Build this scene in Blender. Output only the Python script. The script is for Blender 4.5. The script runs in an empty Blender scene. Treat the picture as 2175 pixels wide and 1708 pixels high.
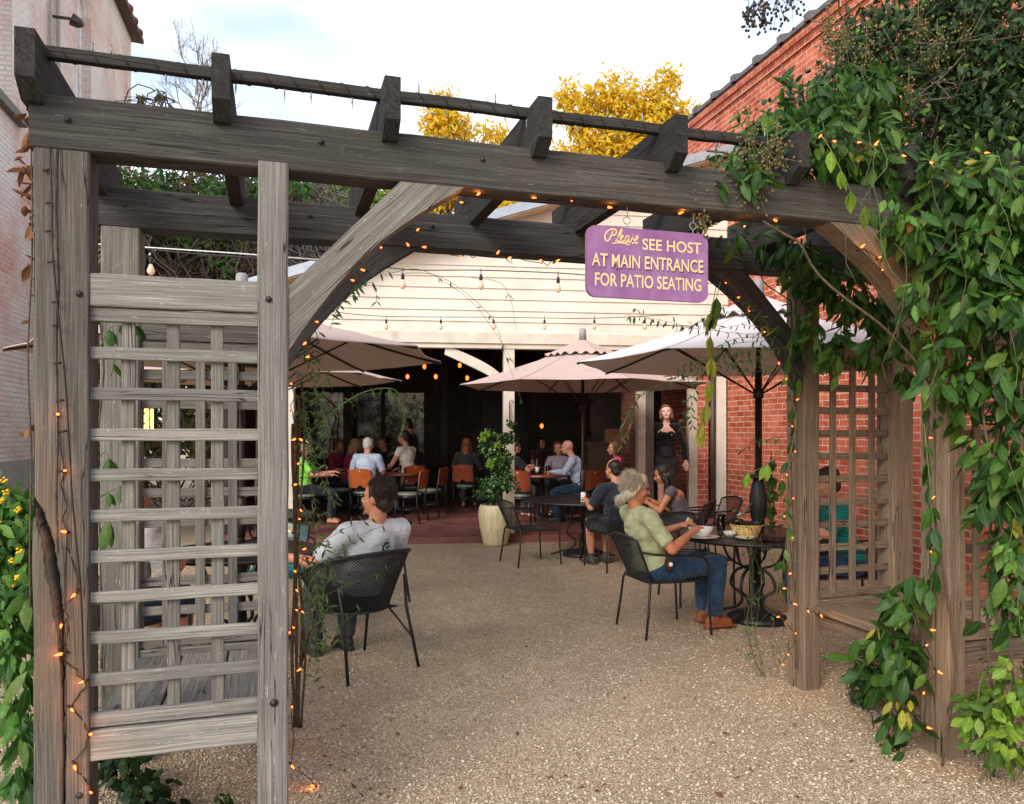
import bpy, bmesh, math, random
import numpy as np
from mathutils import Vector, Matrix, Euler, noise
R = math.radians
random.seed(7); rng = np.random.default_rng(7)
scene = bpy.context.scene
col = scene.collection

# ------------------------------------------------------------------ camera
cd = bpy.data.cameras.new("camera"); cam = bpy.data.objects.new("camera", cd); col.objects.link(cam)
cam.location = (0, 0, 1.6); cam.rotation_euler = (R(90), 0, 0)
cd.sensor_fit = 'HORIZONTAL'; cd.sensor_width = 36; cd.lens = 36*1650/2175
cd.shift_y = 64/2175; cd.clip_start = .05; cd.clip_end = 2000
scene.camera = cam
# ------------------------------------------------------------------ sky
SUN_AZ, SUN_EL = R(-150), R(32)
wd = bpy.data.worlds.new("World"); scene.world = wd; wd.use_nodes = True
nt = wd.node_tree; nt.nodes.clear()
wo = nt.nodes.new("ShaderNodeOutputWorld"); bg = nt.nodes.new("ShaderNodeBackground")
sk = nt.nodes.new("ShaderNodeTexSky"); sk.sky_type = 'NISHITA'; sk.sun_disc = False
sk.sun_elevation = SUN_EL; sk.sun_rotation = SUN_AZ; sk.air_density = 1.0; sk.dust_density = 1.6; sk.ozone_density = 1.0
tc = nt.nodes.new("ShaderNodeTexCoord"); mp = nt.nodes.new("ShaderNodeMapping"); mp.inputs['Scale'].default_value = (1.2, 1.2, 3.4)
mp.inputs['Location'].default_value = (.35, .2, .1)
nz = nt.nodes.new("ShaderNodeTexNoise"); nz.inputs['Scale'].default_value = 1.5; nz.inputs['Detail'].default_value = 3; nz.inputs['Roughness'].default_value = .55
rp = nt.nodes.new("ShaderNodeValToRGB"); rp.color_ramp.elements[0].position = .30; rp.color_ramp.elements[1].position = .74
mx = nt.nodes.new("ShaderNodeMix"); mx.data_type = 'RGBA'; mx.inputs[7].default_value = (6.6, 6.7, 6.6, 1)
nt.links.new(tc.outputs['Generated'], mp.inputs[0]); nt.links.new(mp.outputs[0], nz.inputs[0]); nt.links.new(nz.outputs[0], rp.inputs[0])
nt.links.new(rp.outputs[0], mx.inputs[0]); nt.links.new(sk.outputs[0], mx.inputs[6]); nt.links.new(mx.outputs[2], bg.inputs[0])
bg.inputs[1].default_value = .14
nt.links.new(bg.outputs[0], wo.inputs[0])
# ------------------------------------------------------------------ sun (veiled)
sd = bpy.data.lights.new("sun", 'SUN'); so = bpy.data.objects.new("sun", sd); col.objects.link(so)
sd.energy = 1.25; sd.angle = R(24); sd.color = (1, .89, .75)
ts = Vector((math.sin(SUN_AZ)*math.cos(SUN_EL), math.cos(SUN_AZ)*math.cos(SUN_EL), math.sin(SUN_EL)))
so.rotation_euler = ts.to_track_quat('Z', 'Y').to_euler(); so.location = (-4, -6, 12)
scene.view_settings.view_transform = 'Standard'; scene.view_settings.look = 'None'
scene.view_settings.exposure = 1.15; scene.view_settings.gamma = 1
scene.render.engine = 'CYCLES'
scene.cycles.use_denoising = True
scene.cycles.max_bounces = 8; scene.cycles.sample_clamp_indirect = 6

# ------------------------------------------------------------------ measuring: photo pixel (2175 wide) + distance -> point
def W(u, v, Y): return Vector(((u-1087)*Y/1650, Y, 1.6-(v-918)*Y/1650))
def G(u, v, z=0.):
    Y = 1650*(1.6-z)/(v-918); return Vector(((u-1087)*Y/1650, Y, z))

# ------------------------------------------------------------------ materials
def new_mat(name):
    m = bpy.data.materials.new(name); m.use_nodes = True
    return m, m.node_tree, m.node_tree.nodes["Principled BSDF"]
def nd(t, kind, **kw):
    n = t.nodes.new(kind)
    for k, v in kw.items(): setattr(n, k, v)
    return n
def mixc(t, fac, a, b, mode='MIX'):
    n = nd(t, "ShaderNodeMix", data_type='RGBA', blend_type=mode)
    for s, x in ((0, fac), (6, a), (7, b)):
        if isinstance(x, bpy.types.NodeSocket): t.links.new(x, n.inputs[s])
        else: n.inputs[s].default_value = x if s == 0 else (*x[:3], 1)
    return n.outputs[2]
def ramp(t, src, stops):
    n = nd(t, "ShaderNodeValToRGB"); e = n.color_ramp.elements
    while len(e) < len(stops): e.new(.5)
    for k, (p, c) in enumerate(stops):
        e[k].position = p; e[k].color = (*(c if isinstance(c, tuple) else (c, c, c)), 1)
    t.links.new(src, n.inputs[0]); return n.outputs[0]
def noisen(t, vec, scale, detail=4, rough=.55, msc=None, loc=None):
    if msc or loc:
        m = nd(t, "ShaderNodeMapping")
        if msc: m.inputs['Scale'].default_value = msc
        if loc: m.inputs['Location'].default_value = loc
        t.links.new(vec, m.inputs[0]); vec = m.outputs[0]
    n = nd(t, "ShaderNodeTexNoise"); n.inputs['Scale'].default_value = scale; n.inputs['Detail'].default_value = detail
    n.inputs['Roughness'].default_value = rough; t.links.new(vec, n.inputs[0]); return n.outputs[0]
def bump(t, bs, h, strength=.5, dist=.01):
    b = nd(t, "ShaderNodeBump"); b.inputs['Strength'].default_value = strength; b.inputs['Distance'].default_value = dist
    t.links.new(h, b.inputs['Height']); t.links.new(b.outputs[0], bs.inputs['Normal'])
def objvec(t): return nd(t, "ShaderNodeTexCoord").outputs['Object']
def attr(t, name, out='Vector'):
    n = nd(t, "ShaderNodeAttribute"); n.attribute_name = name; return n.outputs[out]
def plain(name, c, rough=.6, spec=.4, metal=0, var=.12, vs=9, bs=0, bscale=60, bd=.003, msc=None, sheen=0):
    m, t, b = new_mat(name)
    b.inputs['Roughness'].default_value = rough; b.inputs['Metallic'].default_value = metal
    b.inputs['Specular IOR Level'].default_value = spec
    v = objvec(t); n = noisen(t, v, vs, 5, .6, msc)
    lo = tuple(x*(1-var*1.6) for x in c); hi = tuple(min(1, x*(1+var*1.6)) for x in c)
    t.links.new(ramp(t, n, [(.3, lo), (.7, hi)]), b.inputs['Base Color'])
    if bs: bump(t, b, noisen(t, v, bscale, 3, .6, msc), bs, bd)
    if sheen: b.inputs['Sheen Weight'].default_value = sheen
    return m
def wood(name, dark, mid, light, warm=None, warmamt=.3, k=1.):
    dark, mid, light = (tuple(x*k for x in q) for q in (dark, mid, light))
    m, t, b = new_mat(name); b.inputs['Roughness'].default_value = .9; b.inputs['Specular IOR Level'].default_value = .12
    g = attr(t, "gc")
    n1 = noisen(t, g, 1, 7, .68, (.8, 46, 46)); n2 = noisen(t, g, 1, 5, .65, (3.5, 190, 190)); n3 = noisen(t, g, 3.2, 5, .6, (.6, 1, 1)); n4 = noisen(t, g, 38, 4, .7)
    c = ramp(t, n1, [(.30, tuple(x*.45+y*.55 for x, y in zip(dark, mid))), (.5, mid), (.72, tuple(x*.65+y*.35 for x, y in zip(light, mid)))])
    c = mixc(t, ramp(t, n2, [(.36, .7), (.6, 0.)]), c, tuple(x*.7 for x in dark))
    c = mixc(t, ramp(t, n2, [(.55, 0.), (.75, .4)]), c, light)
    if warm: c = mixc(t, ramp(t, noisen(t, g, 1, 5, .6, (.9, 4, 4), (7, 3, 1)), [(.52, 0.), (.74, warmamt)]), c, warm)
    c = mixc(t, ramp(t, n3, [(.34, .5), (.58, 0.)]), c, tuple(x*.62 for x in mid))
    c = mixc(t, ramp(t, n4, [(.6, 0.), (.72, .35)]), c, light)
    cr = noisen(t, g, 1, 3, .6, (.55, 13, 13), (3, 9, 4))
    crk = ramp(t, cr, [(.492, 0.), (.499, 1.), (.501, 1.), (.508, 0.)])
    gate = ramp(t, noisen(t, g, 1, 2, .5, (1.3, 3, 3), (1, 2, 8)), [(.50, 0.), (.56, 1.)])
    crm = mixc(t, 1., crk, gate, 'MULTIPLY')
    c = mixc(t, crm, c, (.012, .011, .010))
    fl = ramp(t, noisen(t, g, 1, 3, .7, (12, 120, 120), (5, 5, 5)), [(.67, 0.), (.72, .6)])
    c = mixc(t, fl, c, tuple(min(.7, x*1.8) for x in light))
    vo = nd(t, "ShaderNodeTexVoronoi"); mpp = nd(t, "ShaderNodeMapping"); mpp.inputs['Scale'].default_value = (1.6, 5, 5); t.links.new(g, mpp.inputs[0]); t.links.new(mpp.outputs[0], vo.inputs[0]); vo.inputs['Scale'].default_value = 1.
    c = mixc(t, ramp(t, vo.outputs[0], [(.035, .8), (.075, 0.)]), c, tuple(x*.35 for x in dark))
    c = mixc(t, 1., c, ramp(t, noisen(t, g, .13, 1, .5), [(.35, (.74, .74, .75)), (.65, (1.16, 1.14, 1.10))]), 'MULTIPLY')
    t.links.new(c, b.inputs['Base Color'])
    h = mixc(t, .5, n2, n1); h = mixc(t, crm, h, (0, 0, 0)); bump(t, b, h, .75, .007)
    return m
def brickm(name, c1, c2, mortar, wash=None, washamt=.5, dark=None, ms=.006):
    m, t, b = new_mat(name); b.inputs['Roughness'].default_value = .9; b.inputs['Specular IOR Level'].default_value = .15
    g = attr(t, "gc")
    wob = nd(t, "ShaderNodeVectorMath", operation='MULTIPLY_ADD')
    nn = nd(t, "ShaderNodeTexNoise"); nn.inputs['Scale'].default_value = 6; t.links.new(g, nn.inputs[0])
    t.links.new(nn.outputs[1], wob.inputs[0]); wob.inputs[1].default_value = (.012, .012, 0); t.links.new(g, wob.inputs[2])
    br = nd(t, "ShaderNodeTexBrick"); t.links.new(wob.outputs[0], br.inputs[0]); br.offset = .5
    for k, v in (('Scale', 1), ('Mortar Size', ms), ('Mortar Smooth', .3), ('Bias', -.1), ('Brick Width', .215), ('Row Height', .08)): br.inputs[k].default_value = v
    br.inputs['Color1'].default_value = (*c1, 1); br.inputs['Color2'].default_value = (*c2, 1); br.inputs['Mortar'].default_value = (*mortar, 1)
    c = br.outputs[0]
    c = mixc(t, ramp(t, noisen(t, g, 11, 4, .6), [(.4, .4), (.65, 0.)]), c, tuple(x*.5 for x in c1))
    if dark: c = mixc(t, ramp(t, noisen(t, g, 1.1, 5, .6), [(.5, 0.), (.75, .6)]), c, dark)
    if wash: c = mixc(t, ramp(t, noisen(t, g, .55, 7, .68, None, (3, 1, 5)), [(.36, 0.), (.56, washamt)]), c, wash)
    if wash: c = mixc(t, mixc(t, 1., br.outputs[1], (.75, .75, .75), 'MULTIPLY'), c, tuple(x*.55 for x in mortar))
    c = mixc(t, ramp(t, noisen(t, g, 2.3, 4, .6, None, (9, 4, 2)), [(.42, 0.), (.7, .4)]), c, tuple(min(.8, x*1.35+.06) for x in c2))
    t.links.new(c, b.inputs['Base Color'])
    iv = nd(t, "ShaderNodeMath", operation='SUBTRACT'); iv.inputs[0].default_value = 1; t.links.new(br.outputs[1], iv.inputs[1])
    hm = nd(t, "ShaderNodeMath", operation='MULTIPLY_ADD'); t.links.new(noisen(t, g, 60, 3), hm.inputs[0]); hm.inputs[1].default_value = .35; t.links.new(iv.outputs[0], hm.inputs[2])
    bump(t, b, hm.outputs[0], .7, .008); return m
def leafm(name, cols, trans=.35, rough=.45, spec=.28):
    m, t, b = new_mat(name); b.inputs['Roughness'].default_value = rough; b.inputs['Specular IOR Level'].default_value = spec
    rnd = nd(t, "ShaderNodeNewGeometry").outputs['Random Per Island']
    c = ramp(t, rnd, [(k/max(1, len(cols)-1), x) for k, x in enumerate(cols)])
    mid = attr(t, "mid", 'Fac')
    c = mixc(t, ramp(t, mid, [(.0, .5), (.12, 0.)]), c, tuple(min(1, x*2.0+.03) for x in cols[len(cols)//2]))
    c = mixc(t, ramp(t, noisen(t, objvec(t), 45, 3), [(.4, .3), (.65, 0.)]), c, tuple(x*.5 for x in cols[0]))
    t.links.new(c, b.inputs['Base Color'])
    tr = nd(t, "ShaderNodeBsdfTranslucent"); t.links.new(c, tr.inputs[0])
    ms = nd(t, "ShaderNodeMixShader"); ms.inputs[0].default_value = trans
    out = t.nodes["Material Output"]; t.links.new(b.outputs[0], ms.inputs[1]); t.links.new(tr.outputs[0], ms.inputs[2]); t.links.new(ms.outputs[0], out.inputs[0])
    return m
def emit(name, c, s, base=(.05, .03, .02)):
    m, t, b = new_mat(name); b.inputs['Base Color'].default_value = (*base, 1)
    b.inputs['Emission Color'].default_value = (*c, 1); b.inputs['Emission Strength'].default_value = s; return m
def glassm(name, c=(.9, .95, .95), rough=.03):
    m, t, b = new_mat(name); b.inputs['Transmission Weight'].default_value = 1; b.inputs['Roughness'].default_value = rough
    b.inputs['Base Color'].default_value = (*c, 1); b.inputs['IOR'].default_value = 1.3; return m

# ------------------------------------------------------------------ mesh collector
class MB:
    def __init__(s): s.v = []; s.f = []; s.g = []; s.m = []; s.sm = []
    def add(s, vs, fs, gs=None, mi=0, smooth=False):
        o = len(s.v); s.v += [tuple(x) for x in vs]; s.g += [tuple(x) for x in (gs or vs)]
        for f in fs: s.f.append(tuple(i+o for i in f)); s.m.append(mi); s.sm.append(smooth)
    def box(s, c, size, mtx=None, mi=0, bev=0):
        x, y, z = (a/2 for a in size); c = Vector(c)
        pts = [Vector((a*x, b*y, d*z)) for d in (-1, 1) for b in (-1, 1) for a in (-1, 1)]
        if mtx is not None: pts = [mtx @ p for p in pts]
        s.add([p+c for p in pts], [(0, 2, 3, 1), (4, 5, 7, 6), (0, 1, 5, 4), (2, 6, 7, 3), (0, 4, 6, 2), (1, 3, 7, 5)], None, mi)
    def board(s, p, q, w, h, up=(0, 0, 1), mi=0, wob=0., bev=.004, n=1):
        """timber from p to q: h along 'up', w across; grain coordinates run along it"""
        p, q = Vector(p), Vector(q); d = q-p; L = d.length; d = d/L
        u = Vector(up); u = (u-d*u.dot(d)).normalized(); a = d.cross(u)
        o = Vector((random.uniform(0, 40), random.uniform(0, 40), random.uniform(0, 40)))
        pr = [(-w/2+bev, -h/2), (w/2-bev, -h/2), (w/2, -h/2+bev), (w/2, h/2-bev), (w/2-bev, h/2), (-w/2+bev, h/2), (-w/2, h/2-bev), (-w/2, -h/2+bev)]
        vs, gs = [], []
        for k in range(n+1):
            x = L*k/n
            wa, wu = (random.uniform(-wob, wob), random.uniform(-wob, wob)) if wob else (0, 0)
            for (i, j) in pr: vs.append(p+d*x+a*(i+wa)+u*(j+wu)); gs.append(o+Vector((x, i, j)))
        fs = []
        for k in range(n):
            for i in range(8): j = (i+1) % 8; fs.append((k*8+i, k*8+j, k*8+8+j, k*8+8+i))
        fs.append(tuple(range(7, -1, -1))); fs.append(tuple(n*8+i for i in range(8)))
        s.add(vs, fs, gs, mi)
    def prism(s, poly, a, b, n, thick, org, mi=0, grain=None):
        """polygon in plane (a,b) from org, extruded along n by thick"""
        org, a, b, n = Vector(org), Vector(a), Vector(b), Vector(n)
        o = Vector((random.uniform(0, 40), random.uniform(0, 40), 0)); k = len(poly); vs, gs = [], []
        gx = Vector(grain).normalized() if grain else Vector((1, 0)); gy = Vector((-gx.y, gx.x))
        for t in (0, thick):
            for (x, y) in poly:
                vs.append(org+a*x+b*y+n*t); gs.append(o+Vector((x*gx.x+y*gx.y, x*gy.x+y*gy.y+t*.7, t)))
        fs = [tuple(range(k))[::-1], tuple(range(k, 2*k))]+[(i, (i+1) % k, k+(i+1) % k, k+i) for i in range(k)]
        s.add(vs, fs, gs, mi)
    def tube(s, pts, r, seg=8, mi=0, caps=True, closed=False):
        pts = [Vector(p) for p in pts]; n = len(pts); rs = r if isinstance(r, (list, tuple)) else [r]*n
        vs = []; prev = None
        for k, p in enumerate(pts):
            if closed: t = pts[(k+1) % n]-pts[k-1]
            else: t = pts[min(k+1, n-1)]-pts[max(k-1, 0)]
            if t.length < 1e-9: t = Vector((0, 0, 1))
            t.normalize()
            if prev is None:
                prev = Vector((0, 0, 1)) if abs(t.z) < .9 else Vector((1, 0, 0))
            a = (prev-t*prev.dot(t))
            if a.length < 1e-6: a = t.orthogonal()
            a.normalize(); prev = a; b = t.cross(a)
            for i in range(seg):
                w = 2*math.pi*i/seg; vs.append(p+(a*math.cos(w)+b*math.sin(w))*rs[k])
        fs = []
        for k in range(n if closed else n-1):
            k2 = (k+1) % n
            for i in range(seg): j = (i+1) % seg; fs.append((k*seg+i, k*seg+j, k2*seg+j, k2*seg+i))
        if caps and not closed: fs.append(tuple(range(seg))[::-1]); fs.append(tuple((n-1)*seg+i for i in range(seg)))
        s.add(vs, fs, None, mi, True)
    def lathe(s, prof, org=(0, 0, 0), seg=24, mi=0, sq=0., ax=None):
        org = Vector(org); vs = []; n = len(prof)
        for (r, z) in prof:
            for i in range(seg):
                w = 2*math.pi*i/seg; p = Vector((r*math.cos(w), r*math.sin(w), z)); vs.append(org+(ax @ p if ax else p))
        fs = [(k*seg+i, k*seg+(i+1) % seg, (k+1)*seg+(i+1) % seg, (k+1)*seg+i) for k in range(n-1) for i in range(seg)]
        if prof[0][0] > 1e-6: fs.append(tuple(range(seg))[::-1])
        if prof[-1][0] > 1e-6: fs.append(tuple((n-1)*seg+i for i in range(seg)))
        s.add(vs, fs, None, mi, True)
    def cone(s, p, r1, q, r2, seg=14, flat=False):
        """closed capsule-like tapered limb"""
        p, q = Vector(p), Vector(q); d = (q-p); L = d.length; d = d/L if L > 1e-9 else Vector((0, 0, 1))
        pts, rs = [], []
        if flat: pts, rs = [p, q], [r1, r2]
        else:
            for k in range(5): w = math.pi/2*(1-k/4); pts.append(p-d*r1*math.sin(w)); rs.append(max(1e-4, r1*math.cos(w)))
            for k in range(5): w = math.pi/2*k/4; pts.append(q+d*r2*math.sin(w)); rs.append(max(1e-4, r2*math.cos(w)))
        s.tube(pts, rs, seg)
    def ell(s, c, r, rot=None, seg=16, ring=10):
        c = Vector(c); vs = [];
        for k in range(1, ring):
            th = math.pi*k/ring
            for i in range(seg):
                w = 2*math.pi*i/seg; p = Vector((r[0]*math.sin(th)*math.cos(w), r[1]*math.sin(th)*math.sin(w), r[2]*math.cos(th)))
                vs.append(c+(rot @ p if rot is not None else p))
        top = Vector((0, 0, r[2])); bot = Vector((0, 0, -r[2]))
        if rot is not None: top, bot = rot @ top, rot @ bot
        vs += [c+top, c+bot]; T = len(vs)-2; fs = []
        for k in range(ring-2):
            for i in range(seg): j = (i+1) % seg; fs.append((k*seg+i, (k+1)*seg+i, (k+1)*seg+j, k*seg+j))
        for i in range(seg): j = (i+1) % seg; fs.append((T, i, j)); fs.append((T+1, (ring-2)*seg+j, (ring-2)*seg+i))
        s.add(vs, fs, None, 0, True)
    def grid(s, fn, na, nb, mi=0, smooth=True, closed_a=False):
        vs = [fn(i/na, j/nb) for j in range(nb+1) for i in range(na+1)]
        fs = [(j*(na+1)+i, j*(na+1)+i+1, (j+1)*(na+1)+i+1, (j+1)*(na+1)+i) for j in range(nb) for i in range(na)]
        s.add(vs, fs, None, mi, smooth)
    def build(s, name, mat, parent=None, gc=False, loc=None):
        me = bpy.data.meshes.new(name); me.from_pydata(s.v, [], s.f)
        for x in (mat if isinstance(mat, (list, tuple)) else [mat]): me.materials.append(x)
        me.polygons.foreach_set("material_index", s.m); me.polygons.foreach_set("use_smooth", s.sm)
        if gc:
            a = me.attributes.new("gc", 'FLOAT_VECTOR', 'POINT'); a.data.foreach_set("vector", np.array(s.g, dtype=np.float32).ravel())
        me.update(); return link(name, me, parent)
def link(name, me, parent=None):
    o = bpy.data.objects.new(name, me); col.objects.link(o)
    if parent is not None:
        o.parent = parent
        o.matrix_parent_inverse = Matrix.Translation(-Vector(parent.location)) if parent.rotation_euler.z == 0 else Matrix.Identity(4)
    return o
def tag(o, label, cat, group=None):
    o['label'] = label; o['category'] = cat
    if group: o['group'] = group
    return o
def thing(name, label, cat, loc=(0, 0, 0), rz=0, group=None):
    o = bpy.data.objects.new(name, None); col.objects.link(o); o.empty_display_size = .2
    o.location = loc; o.rotation_euler = (0, 0, rz); return tag(o, label, cat, group)
def copy_tree(o, parent=None):
    c = o.copy(); col.objects.link(c)
    if parent is not None: c.parent = parent
    for ch in o.children: copy_tree(ch, c)
    return c
def place(root, loc, rz=0, label=None, group=None):
    root.location = loc; root.rotation_euler = (0, 0, rz)
    if label: root['label'] = label
    if group: root['group'] = group
    return root
def facing(fx, fy): return math.atan2(-fx, fy)

# ------------------------------------------------------------------ leaves
LT = [0, .25, .5, .75, 1.]; LW = [0, .40, .5, .34, 0]
def leaves(name, pos, dirs, nrm, length, ratio, mat, parent=None, curl=.25, fold=.25, mb_only=False):
    pos = np.asarray(pos, float); N = len(pos); d = np.asarray(dirs, float); n = np.asarray(nrm, float)
    d /= np.linalg.norm(d, axis=1)[:, None]+1e-9
    n = n-(n*d).sum(1)[:, None]*d; n /= np.linalg.norm(n, axis=1)[:, None]+1e-9
    a = np.cross(d, n); L = np.asarray(length, float).reshape(-1, 1)*np.ones((N, 1)); cu = curl*(.4+1.2*rng.random((N, 1)))
    def pt(t, w, k): return pos+d*(L*t)+a*(L*ratio*w)-n*(L*(cu*t*t+fold*ratio*abs(w)*(1 if k else 0)))
    V = [pt(t, 0, 0) for t in LT]+[pt(LT[k], -LW[k], 1) for k in (1, 2, 3)]+[pt(LT[k], LW[k], 1) for k in (1, 2, 3)]
    V = np.stack(V, 1).reshape(-1, 3)
    T = np.array([(0, 1, 5), (1, 2, 6), (1, 6, 5), (2, 3, 7), (2, 7, 6), (3, 4, 7), (0, 8, 1), (1, 9, 2), (1, 8, 9), (2, 10, 3), (2, 9, 10), (3, 10, 4)])
    F = (T[None]+(np.arange(N)*11)[:, None, None]).reshape(-1, 3)
    me = tri_mesh(name, V, F, mat, True)
    at = me.attributes.new("mid", 'FLOAT', 'POINT'); at.data.foreach_set("value", np.tile(np.array([0]*5+[1]*6, dtype=np.float32), N))
    return link(name, me, parent)
def tri_mesh(name, V, F, mat, smooth):
    me = bpy.data.meshes.new(name); me.vertices.add(len(V)); me.vertices.foreach_set("co", np.asarray(V, np.float32).ravel())
    me.loops.add(F.size); me.loops.foreach_set("vertex_index", F.astype(np.int32).ravel())
    me.polygons.add(len(F)); me.polygons.foreach_set("loop_start", np.arange(0, F.size, 3, dtype=np.int32))
    me.polygons.foreach_set("use_smooth", np.full(len(F), smooth)); me.materials.append(mat); me.update(calc_edges=True); me.validate(); return me
def rvec(n, z=1.):
    v = rng.normal(size=(n, 3)); v /= np.linalg.norm(v, axis=1)[:, None]; v[:, 2] *= z; return v
# ================================================================== SETTING
m, t, b = new_mat("gravel"); b.inputs['Roughness'].default_value = .9; b.inputs['Specular IOR Level'].default_value = .2
g = objvec(t)
vo = nd(t, "ShaderNodeTexVoronoi"); vo.inputs['Scale'].default_value = 105; t.links.new(g, vo.inputs[0])
v2 = nd(t, "ShaderNodeTexVoronoi"); v2.inputs['Scale'].default_value = 41; t.links.new(g, v2.inputs[0])
sp = nd(t, "ShaderNodeSeparateColor"); t.links.new(vo.outputs[1], sp.inputs[0])
c = ramp(t, sp.outputs[0], [(0, (.33, .25, .17)), (.3, (.43, .335, .23)), (.6, (.51, .41, .29)), (.85, (.56, .465, .34)), (1, (.64, .56, .45))])
c = mixc(t, ramp(t, vo.outputs[0], [(.38, 0.), (.66, .8)]), c, (.14, .105, .072))
c = mixc(t, ramp(t, noisen(t, g, .7, 6, .62), [(.38, .4), (.62, 0.)]), c, (.25, .185, .125))
c = mixc(t, ramp(t, noisen(t, g, 3.1, 5, .7), [(.42, .3), (.6, 0.)]), c, (.20, .15, .10))
c = mixc(t, 1., c, (1.27, 1.26, 1.22), 'MULTIPLY')
t.links.new(c, b.inputs['Base Color'])
hh = mixc(t, .35, vo.outputs[0], v2.outputs[0]); iv = nd(t, "ShaderNodeInvert"); t.links.new(hh, iv.inputs[1]); bump(t, b, iv.outputs[0], .9, .012)
M_gravel = m
mb = MB(); mb.add([(-300, -60, 0), (300, -60, 0), (300, 600, 0), (-300, 600, 0)], [(0, 1, 2, 3)])
o = mb.build("ground", M_gravel); o['kind'] = 'structure'

# loose pebbles lying on the gravel near the viewer
m, t, b = new_mat("pebble"); b.inputs['Roughness'].default_value = .85; b.inputs['Specular IOR Level'].default_value = .2
rnd = nd(t, "ShaderNodeNewGeometry").outputs['Random Per Island']
t.links.new(ramp(t, rnd, [(0, (.19, .15, .11)), (.25, (.34, .275, .20)), (.55, (.44, .365, .275)), (.85, (.52, .445, .345)), (1, (.64, .58, .49))]), b.inputs['Base Color'])
M_peb = m
ico = bmesh.new(); bmesh.ops.create_icosphere(ico, subdivisions=1, radius=1)
IV = np.array([v.co[:] for v in ico.verts]); IF = np.array([[v.index for v in f.verts] for f in ico.faces]); ico.free()
NP = 60000
Yp = 2.6+7.6*rng.random(NP)**1.7; Xp = (rng.random(NP)*2-1)*(.68*Yp+.1)
keep = np.abs(Xp) < 9; Xp, Yp = Xp[keep], Yp[keep]; NP = len(Xp)
s_ = (.0032+.0046*rng.random((NP, 1, 1))**2)*np.stack([1+.5*rng.random(NP), 1+.3*rng.random(NP), .55+.3*rng.random(NP)], 1)[:, None]
th = rng.random(NP)*6.283; cs, sn = np.cos(th)[:, None], np.sin(th)[:, None]
Q = IV[None]*(1+.25*(rng.random((NP, 12, 1))-.5))*s_
V = np.stack([Q[:, :, 0]*cs-Q[:, :, 1]*sn+Xp[:, None], Q[:, :, 0]*sn+Q[:, :, 1]*cs+Yp[:, None], Q[:, :, 2]+.003], 2).reshape(-1, 3)
F = (IF[None]+(np.arange(NP)*12)[:, None, None]).reshape(-1, 3)
o = link("gravel_pebbles", tri_mesh("gravel_pebbles", V, F, M_peb, True)); o['kind'] = 'stuff'

# ------------------------------------------------------------------ patio building frame
BX = Vector((.991, .131, 0)); BY = Vector((-.131, .991, 0)); BO = Vector((-.04, 11.555, 0)); UZ = Vector((0, 0, 1))
def B(x, y, z): return BO+BX*x+BY*y+UZ*z
M_slab = plain("red_concrete", (.18, .072, .058), .75, .3, var=.25, vs=3, bs=.3, bscale=40)
mb = MB(); mb.prism([(-4.2, -.3), (1.9, -.3), (1.9, 6.2), (-4.2, 6.2)], BX, BY, UZ, .10, BO)
mb.prism([(1.9, -.12), (3.4, -.12), (3.4, 2.5), (1.9, 2.5)], BX, BY, UZ, .28, BO)
o = mb.build("patio_floor", M_slab); o['kind'] = 'structure'

M_cream = plain("cream_paint", (.64, .60, .53), .55, .3, var=.07, vs=2.2, bs=.15, bscale=120)
M_trim = plain("cream_trim", (.60, .555, .48), .5, .35, var=.08, vs=4, bs=.12, bscale=90)
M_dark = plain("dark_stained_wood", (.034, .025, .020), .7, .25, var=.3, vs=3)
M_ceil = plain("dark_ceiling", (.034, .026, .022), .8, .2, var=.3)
M_roof = plain("grey_metal_roof", (.33, .38, .44), .45, .5, .3, var=.1)
M_soff = plain("tan_soffit", (.42, .32, .22), .7, .2)
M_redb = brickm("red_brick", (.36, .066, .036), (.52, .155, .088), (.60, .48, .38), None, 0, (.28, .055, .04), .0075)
M_wash = brickm("whitewashed_brick", (.72, .25, .17), (.78, .42, .32), (.84, .80, .72), (.85, .82, .76), .78, None, .012)
M_downp = plain("brown_metal", (.05, .038, .03), .5, .4)
pb = thing("patio_building", "cream clapboard dining pavilion with dark open interior behind the umbrellas", "building", B(0, 0, 0))
ZF = 3.05
def ztop(x): return 3.70+.315*(x+3.3)
mb = MB(); rowh = .165; k = 0; z = ZF+.02
while z < 5.9:
    x0 = max(-3.3, (z-3.70)/.315-3.3) if z > 3.6 else -3.3
    if x0 < 3.4:
        zt = z+rowh+.02
        p = [B(x0, -.022, z), B(3.4, -.022, z), B(3.4, .0, zt), B(x0+(.06/.315 if z > 3.6 else 0), .0, zt)]
        mb.add([*p, B(x0, .003, z), B(3.4, .003, z)], [(0, 1, 2, 3), (0, 4, 5, 1)])
    z += rowh
mb.build("siding", M_cream, pb)
mb = MB(); mb.prism([(-3.3, ZF), (3.4, ZF), (3.4, ztop(3.4)-.05), (-3.3, ztop(-3.3)-.05)], BX, UZ, BY, .12, B(0, .01, 0)); mb.build("gable_backing", M_cream, pb)
mb = MB(); mb.board(B(-3.35, -.03, ZF-.06), B(3.42, -.03, ZF-.06), .05, .16); mb.board(B(-3.35, .06, ZF-.16), B(3.42, .06, ZF-.16), .16, .10); mb.build("fascia_board", M_trim, pb)
mb = MB(); mb.prism([(-3.75, ztop(-3.75)), (3.9, ztop(3.9)), (3.9, ztop(3.9)+.14), (-3.75, ztop(-3.75)+.14)], BX, UZ, BY, 6.6, B(0, -.38, 0)); rf = mb.build("roof", M_roof, pb)
mb = MB(); mb.prism([(-3.7, ztop(-3.7)-.02), (3.85, ztop(3.85)-.02), (3.85, ztop(3.85)-.004), (-3.7, ztop(-3.7)-.004)], BX, UZ, BY, .34, B(0, -.36, 0)); mb.build("soffit", M_soff, rf)
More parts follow.
